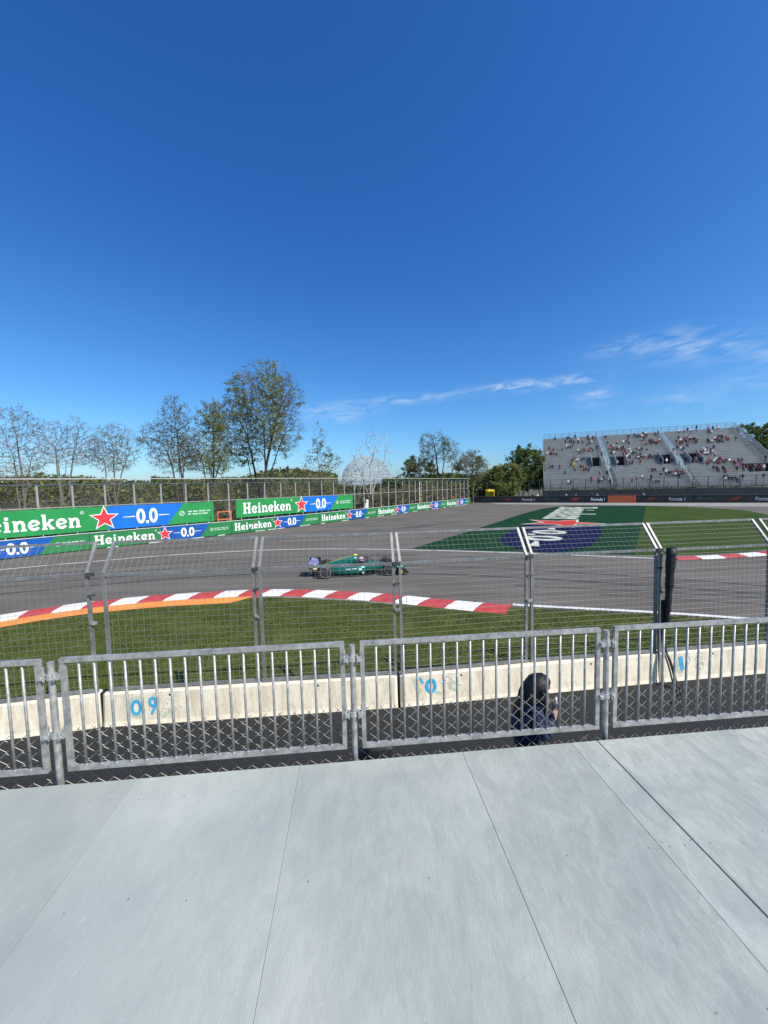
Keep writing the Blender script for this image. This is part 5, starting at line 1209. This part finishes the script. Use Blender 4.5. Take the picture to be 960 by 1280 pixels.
G = 'bare spring trees behind the tall fence'
crown_tree('bare_tree', (-35.75, 38), [(.6, 10.8, 2.0, 2.4), (-1.0, 9.6, 1.8, 2.0), (1.4, 9.0, 1.4, 1.7), (0, 7.2, 2.2, 1.6)], 'bare thin branched tree at the left picture edge behind the fence', 21, 'grey', (('bud', 1), ('olive', .6)), 2200, .06, 3, 850, .36, .011, .16, G, 6, .5)
crown_tree('bare_tree', (-33.41, 40), [(-.6, 10.6, 1.8, 1.9), (1.9, 10.3, 1.7, 2.2), (.5, 8.8, 2.8, 1.4)], 'bare forked tree second from the left picture edge', 5, 'grey', (('bud', 1),), 1500, .055, 4, 850, .36, .011, .15, G, 6, .5)
crown_tree('bare_tree', (-29.69, 42), [(.6, 10.3, 2.3, 1.8), (-.9, 9.3, 1.5, 1.4), (2.1, 9.2, 1.3, 1.2), (.5, 8.0, 2.6, 1.2)], 'small rounded bare tree between the forked and the tall trees', 33, 'grey', (('bud', 1), ('olive', 1)), 2800, .06, 3, 900, .36, .011, .15, G, 6, .5)
crown_tree('tall_tree', (-24.14, 46), [(.1, 13.2, 2.0, 2.6), (-1.9, 10.6, 3.0, 2.4), (.8, 9.9, 2.0, 2.0), (-.6, 8.3, 3.4, 1.6)], 'tall slender tree with sparse new leaves left of the biggest tree', 14, 'dark', (('olive', 1), ('bud', 1)), 6500, .075, 4, 1300, .38, .012, .21, G, 6, .55)
crown_tree('leafing_tree', (-22.6, 50), [(1.0, 13.2, 2.6, 3.2), (-.6, 10.6, 2.3, 2.7), (2.6, 10.0, 2.0, 2.2), (.8, 8.2, 2.8, 1.6)], 'leaning tree with yellow green leaves touching the biggest tree', 42, 'dark', (('spring', 1), ('olive', .8)), 10000, .09, 4, 1200, .40, .013, .21, G, 5, .55, leaf_lo=.2)
crown_tree('big_tree', (-17.14, 54), [(1.5, 16.4, 5.0, 5.4), (-3.4, 14.8, 3.7, 3.6), (2.6, 12.0, 3.9, 3.2), (-2.7, 10.4, 3.8, 2.4), (5.0, 17.4, 1.6, 2.2), (5.0, 12.6, 2.0, 1.3)], 'biggest tree, many dark trunks and yellow green new leaves, left of centre', 8, 'dark', (('spring', 1.3), ('olive', 1.2), ('mid', .3)), 21000, .105, 7, 2600, .48, .015, .38, None, 5, .7, leaf_lo=.2)
crown_tree('bare_tree', (-9.84, 60), [(-.1, 10.8, 1.2, 4.0), (1.6, 8.5, 1.8, 2.0), (-1.4, 8.3, 1.5, 1.8)], 'thin bare spire tree just left of the pale dome', 51, 'grey', (('olive', 1), ('bud', .5)), 1800, .10, 2, 330, .5, .015, .14, G, 3, .7)
crown_tree('dead_tree', (-2.17, 62.5), [(.1, 10.2, 1.5, 4.0), (-1.9, 8.3, 2.0, 2.3), (2.3, 10.0, 1.8, 3.8)], 'bleached dead tree with bare white limbs before the dome', 61, 'pale', (), 0, .1, 5, 190, .55, .030, .19, None, 2, .8)
crown_tree('dead_tree', (-4.21, 61.5), [(-1.2, 7.0, 1.3, 2.0), (1.2, 6.7, 1.3, 1.8)], 'smaller bleached leaning dead tree below the dome', 63, 'pale', (), 0, .1, 2, 60, .6, .019, .11, None, 1, .6)
crown_tree('bare_tree', (12.96, 88), [(-1.2, 13.8, 3.7, 3.1), (1.5, 12.0, 3.7, 2.6), (4.6, 10.1, 3.3, 2.4), (-2.7, 10.6, 2.9, 2.2)], 'dark bare limbed tree right of the pale dome', 77, 'dark', (('bud', 1), ('olive', .8)), 5200, .13, 4, 900, .6, .022, .36, None, 4, .7)
crown_tree('bare_tree', (21.4, 93), [(0, 9.8, 3.0, 3.0), (2.3, 8.4, 1.9, 1.9), (-2.3, 8.5, 2.3, 1.9), (0, 6.6, 3, 1.6)], 'twiggy bare tree just left of the yellow hut', 79, 'grey', (('bud', 1), ('olive', 1)), 6500, .13, 4, 700, .55, .018, .22, None, 4, .6)
crown_tree('bushy_tree', (8.0, 90), [(-.3, 8.6, 3.4, 2.4), (2.5, 7.8, 2.6, 2.2), (-2.6, 7.6, 2.1, 2.2)], 'olive bushy tree behind the fence right of the dome', 81, 'grey', (('olive', 1), ('bud', .5)), 9000, .15, 3, 520, .6, .015, .2, None, 3, .6)
crown_tree('leafy_tree', (38.07, 106), [(.6, 10.4, 4.9, 4.3), (3.5, 7.0, 2.8, 4.4), (-2.6, 8.7, 3.1, 3.3), (1, 5, 4.5, 2.6)], 'tall leafy dark green tree left of the grandstand', 91, 'dark', (('mid', 1), ('dark', .9), ('olive', .4)), 21000, .22, 4, 900, .75, .016, .34, None, 3, .7)
crown_tree('willow_tree', (31.18, 99.5), [(.8, 7.5, 3.7, 2.9), (-2.5, 5.7, 2.9, 2.6), (3.3, 5.2, 2.9, 2.6), (.4, 3.6, 4.2, 1.8)], 'yellow green drooping tree beside the yellow hut', 95, 'dark', (('spring', 1), ('olive', .8), ('mid', .3)), 18000, .18, 4, 800, .65, .014, .24, None, 3, .7, droop=.4)
crown_tree('leafy_tree', (27.13, 103), [(.4, 6.4, 2.6, 2.1), (-1.7, 5.4, 1.9, 1.9), (0, 4, 3, 1.5)], 'low rounded olive tree behind the yellow hut', 97, 'dark', (('olive', 1), ('spring', .5)), 5000, .16, 3, 300, .6, .014, .18, None, 3, .6)
for k, (x, y, ev, lb) in enumerate(((111.9, 118, [(-1.4, 17.2, 3.6, 4.2), (1.8, 14.7, 4.2, 5.2), (-3.0, 14.0, 3, 4.4), (0, 9, 5, 5)], 'dense green tree behind the right top corner of the grandstand'), (120.6, 120, [(-1.2, 16.5, 5.0, 4.5), (2.6, 13.5, 5.0, 5.5), (0, 8, 5.5, 5)], 'dense dark tree at the right picture edge behind the grandstand'), (104.5, 122, [(0, 12.5, 4, 4), (2, 9, 4, 4)], 'dense tree half hidden by the grandstand side rail'))):
    crown_tree('dense_tree', (x, y), ev, lb, 101 + k, 'dark', (('mid', 1), ('dark', .8)), 13000, .25, 4, 600, .9, .018, .36, 'dense trees behind the grandstand', 3, .8)
# shrubs along the fence
sh = [(-30.5, 36.2, 4.8), (-25.8, 41.0, 5.4), (-20.2, 47.6, 6.0), (-14.0, 55.8, 7.2), (-12.4, 52.6, 5.6), (-8.4, 59.2, 8.4), (-11.0, 61.5, 9.0), (1.4, 66.5, 5.4), (5.4, 74.5, 6.0), (10.5, 81, 6.0), (-18.6, 57.5, 8.2), (-23.4, 55.0, 7.0)]
slab = ['leafy shrub behind the left sign', 'twiggy shrub under the tall slender tree', 'olive shrub at the foot of the leaning tree', 'yellow green shrub at the foot of the biggest tree', 'low shrub behind the second sign', 'tall olive shrub left of the pale dome', 'tall loose shrub between the biggest tree and the dome', 'low shrub behind the fence right of the dead trees', 'low shrub behind the fence below the dark bare tree', 'low shrub near the far end of the tall fence', 'shrub half hidden behind the biggest tree', 'shrub behind the leaning yellow green tree']
for k, (x, y, h) in enumerate(sh):
    tree('shrub', (x, y, 0), h, slab[k], 200 + k, 'grey', (('olive', 1), ('spring', .7 if k in (3, 5, 6) else .2), ('bud', .9)), 1700, .085 + .0008 * y, .6, 4, .07, 3, .1, 'shrubs behind the tall fence', kids=(4, 5), leaf_lo=.0, cat='shrub', lean=.22)
# undergrowth: stems and leaves filling the bank behind the fence
ug = MB(); ru = random.Random(5); dd = 5.0
for _ in range(2600):
    d = ru.uniform(4, BE - 1); off = 1.6 + ru.random() ** 1.3 * 10; p = fpt(d, 0, off); h = ru.uniform(1.5, 5.2) * (.75 + .25 * math.sin(d * .37)); q = p + Vector((ru.gauss(0, .5), ru.gauss(0, .5), h)); mid = p.lerp(q, .5) + Vector((ru.gauss(0, .2), ru.gauss(0, .2), 0))
    rd = ru.uniform(.012, .035); ug.bar(p, mid, rd, rd * .7, 3, 0, False); ug.bar(mid, q, rd * .7, .006, 3, 0, False)
    for _k in range(3): e_ = mid + Vector((ru.gauss(0, .5), ru.gauss(0, .5), ru.uniform(.2, 1.2))); ug.bar(mid, e_, rd * .5, .005, 3, 0, False)
    for _k in range(ru.randint(6, 14)):
        f = ru.random(); c = p.lerp(q, f) + Vector((ru.gauss(0, .5), ru.gauss(0, .5), ru.gauss(0, .3))); c.z = max(.1, c.z); leaf(ug, c, ru.uniform(.10, .24) * (1 + d / 90), ru, ru.choice((1, 2, 2, 2, 3)))
ug.build('undergrowth', [barks['grey'], lv['olive'], lv['bud'], lv['mid']], label='tangled olive and brown undergrowth behind the tall fence', cat='undergrowth', kind='stuff')
# distant wood closing the horizon
wd_ = MB(); rw = random.Random(9)
def wood(n, y0, y1, x0f, x1f, h0, h1, s, mi):
    for _ in range(n):
        y = rw.uniform(y0, y1); x = y * rw.uniform(x0f, x1f); hh = h0 + (h1 - h0) * (.5 + .28 * math.sin(x * .055 + y * .02) + .22 * math.sin(x * .16 + 1.3)); z = hh * math.sqrt(rw.random())
        leaf(wd_, (x, y, z), s * rw.uniform(.6, 1.4), rw, rw.choice(mi))
wood(34000, 130, 210, -1.9, -.13, 5, 12.5, .8, (1, 2, 3, 3, 2, 0)); wood(9000, 250, 340, -.6, -.12, 9, 16, 1.6, (0, 1, 1)); wood(12000, 250, 340, .03, .75, 7, 12, 1.5, (0, 1, 1)); wood(5000, 300, 340, -.13, .03, 4, 7, 1.2, (0, 1, 2)); wood(9000, 150, 220, .55, 2.2, 7, 12, 1.1, (0, 1, 2)); wood(12000, 100, 118, .0, .34, 4, 6.5, .6, (0, 1, 2))
wd_.build('distant_wood', [lv['dark'], lv['mid'], lv['olive'], lv['bud']], label='distant dark wood along the horizon behind the fence', cat='wood', kind='stuff')
# pale lattice dome
bm = bmesh.new(); bmesh.ops.create_icosphere(bm, subdivisions=4, radius=25.5)
dome = empty('lattice_dome', (-17.5, 400, 0), 0, 'large pale lattice dome rising behind the fence left of centre', 'dome'); dc = Vector((-17.5, 400, 9.5)); st_ = MB()
for e in bm.edges:
    a, c = e.verts[0].co, e.verts[1].co
    if a.z < -9: continue
    st_.bar(dc + a, dc + c, .10, n=3, caps=False)
    st_.bar(dc + a * .955, dc + c * .955, .09, n=3, caps=False)
for v in bm.verts:
    if v.co.z > -9: st_.bar(dc + v.co, dc + v.co * .955, .07, n=3, caps=False)
bm.free(); st_.build('lattice', mat('pale_dome_steel', (.42, .45, .48), None, rough=.7), dome)
MB().rings([[(dc.x + 30 * math.cos(6.283 * k / 32), dc.y + 30 * math.sin(6.283 * k / 32), z) for k in range(32)] for z in (0, 2.2)]).build('base_ring', concrete, dome)
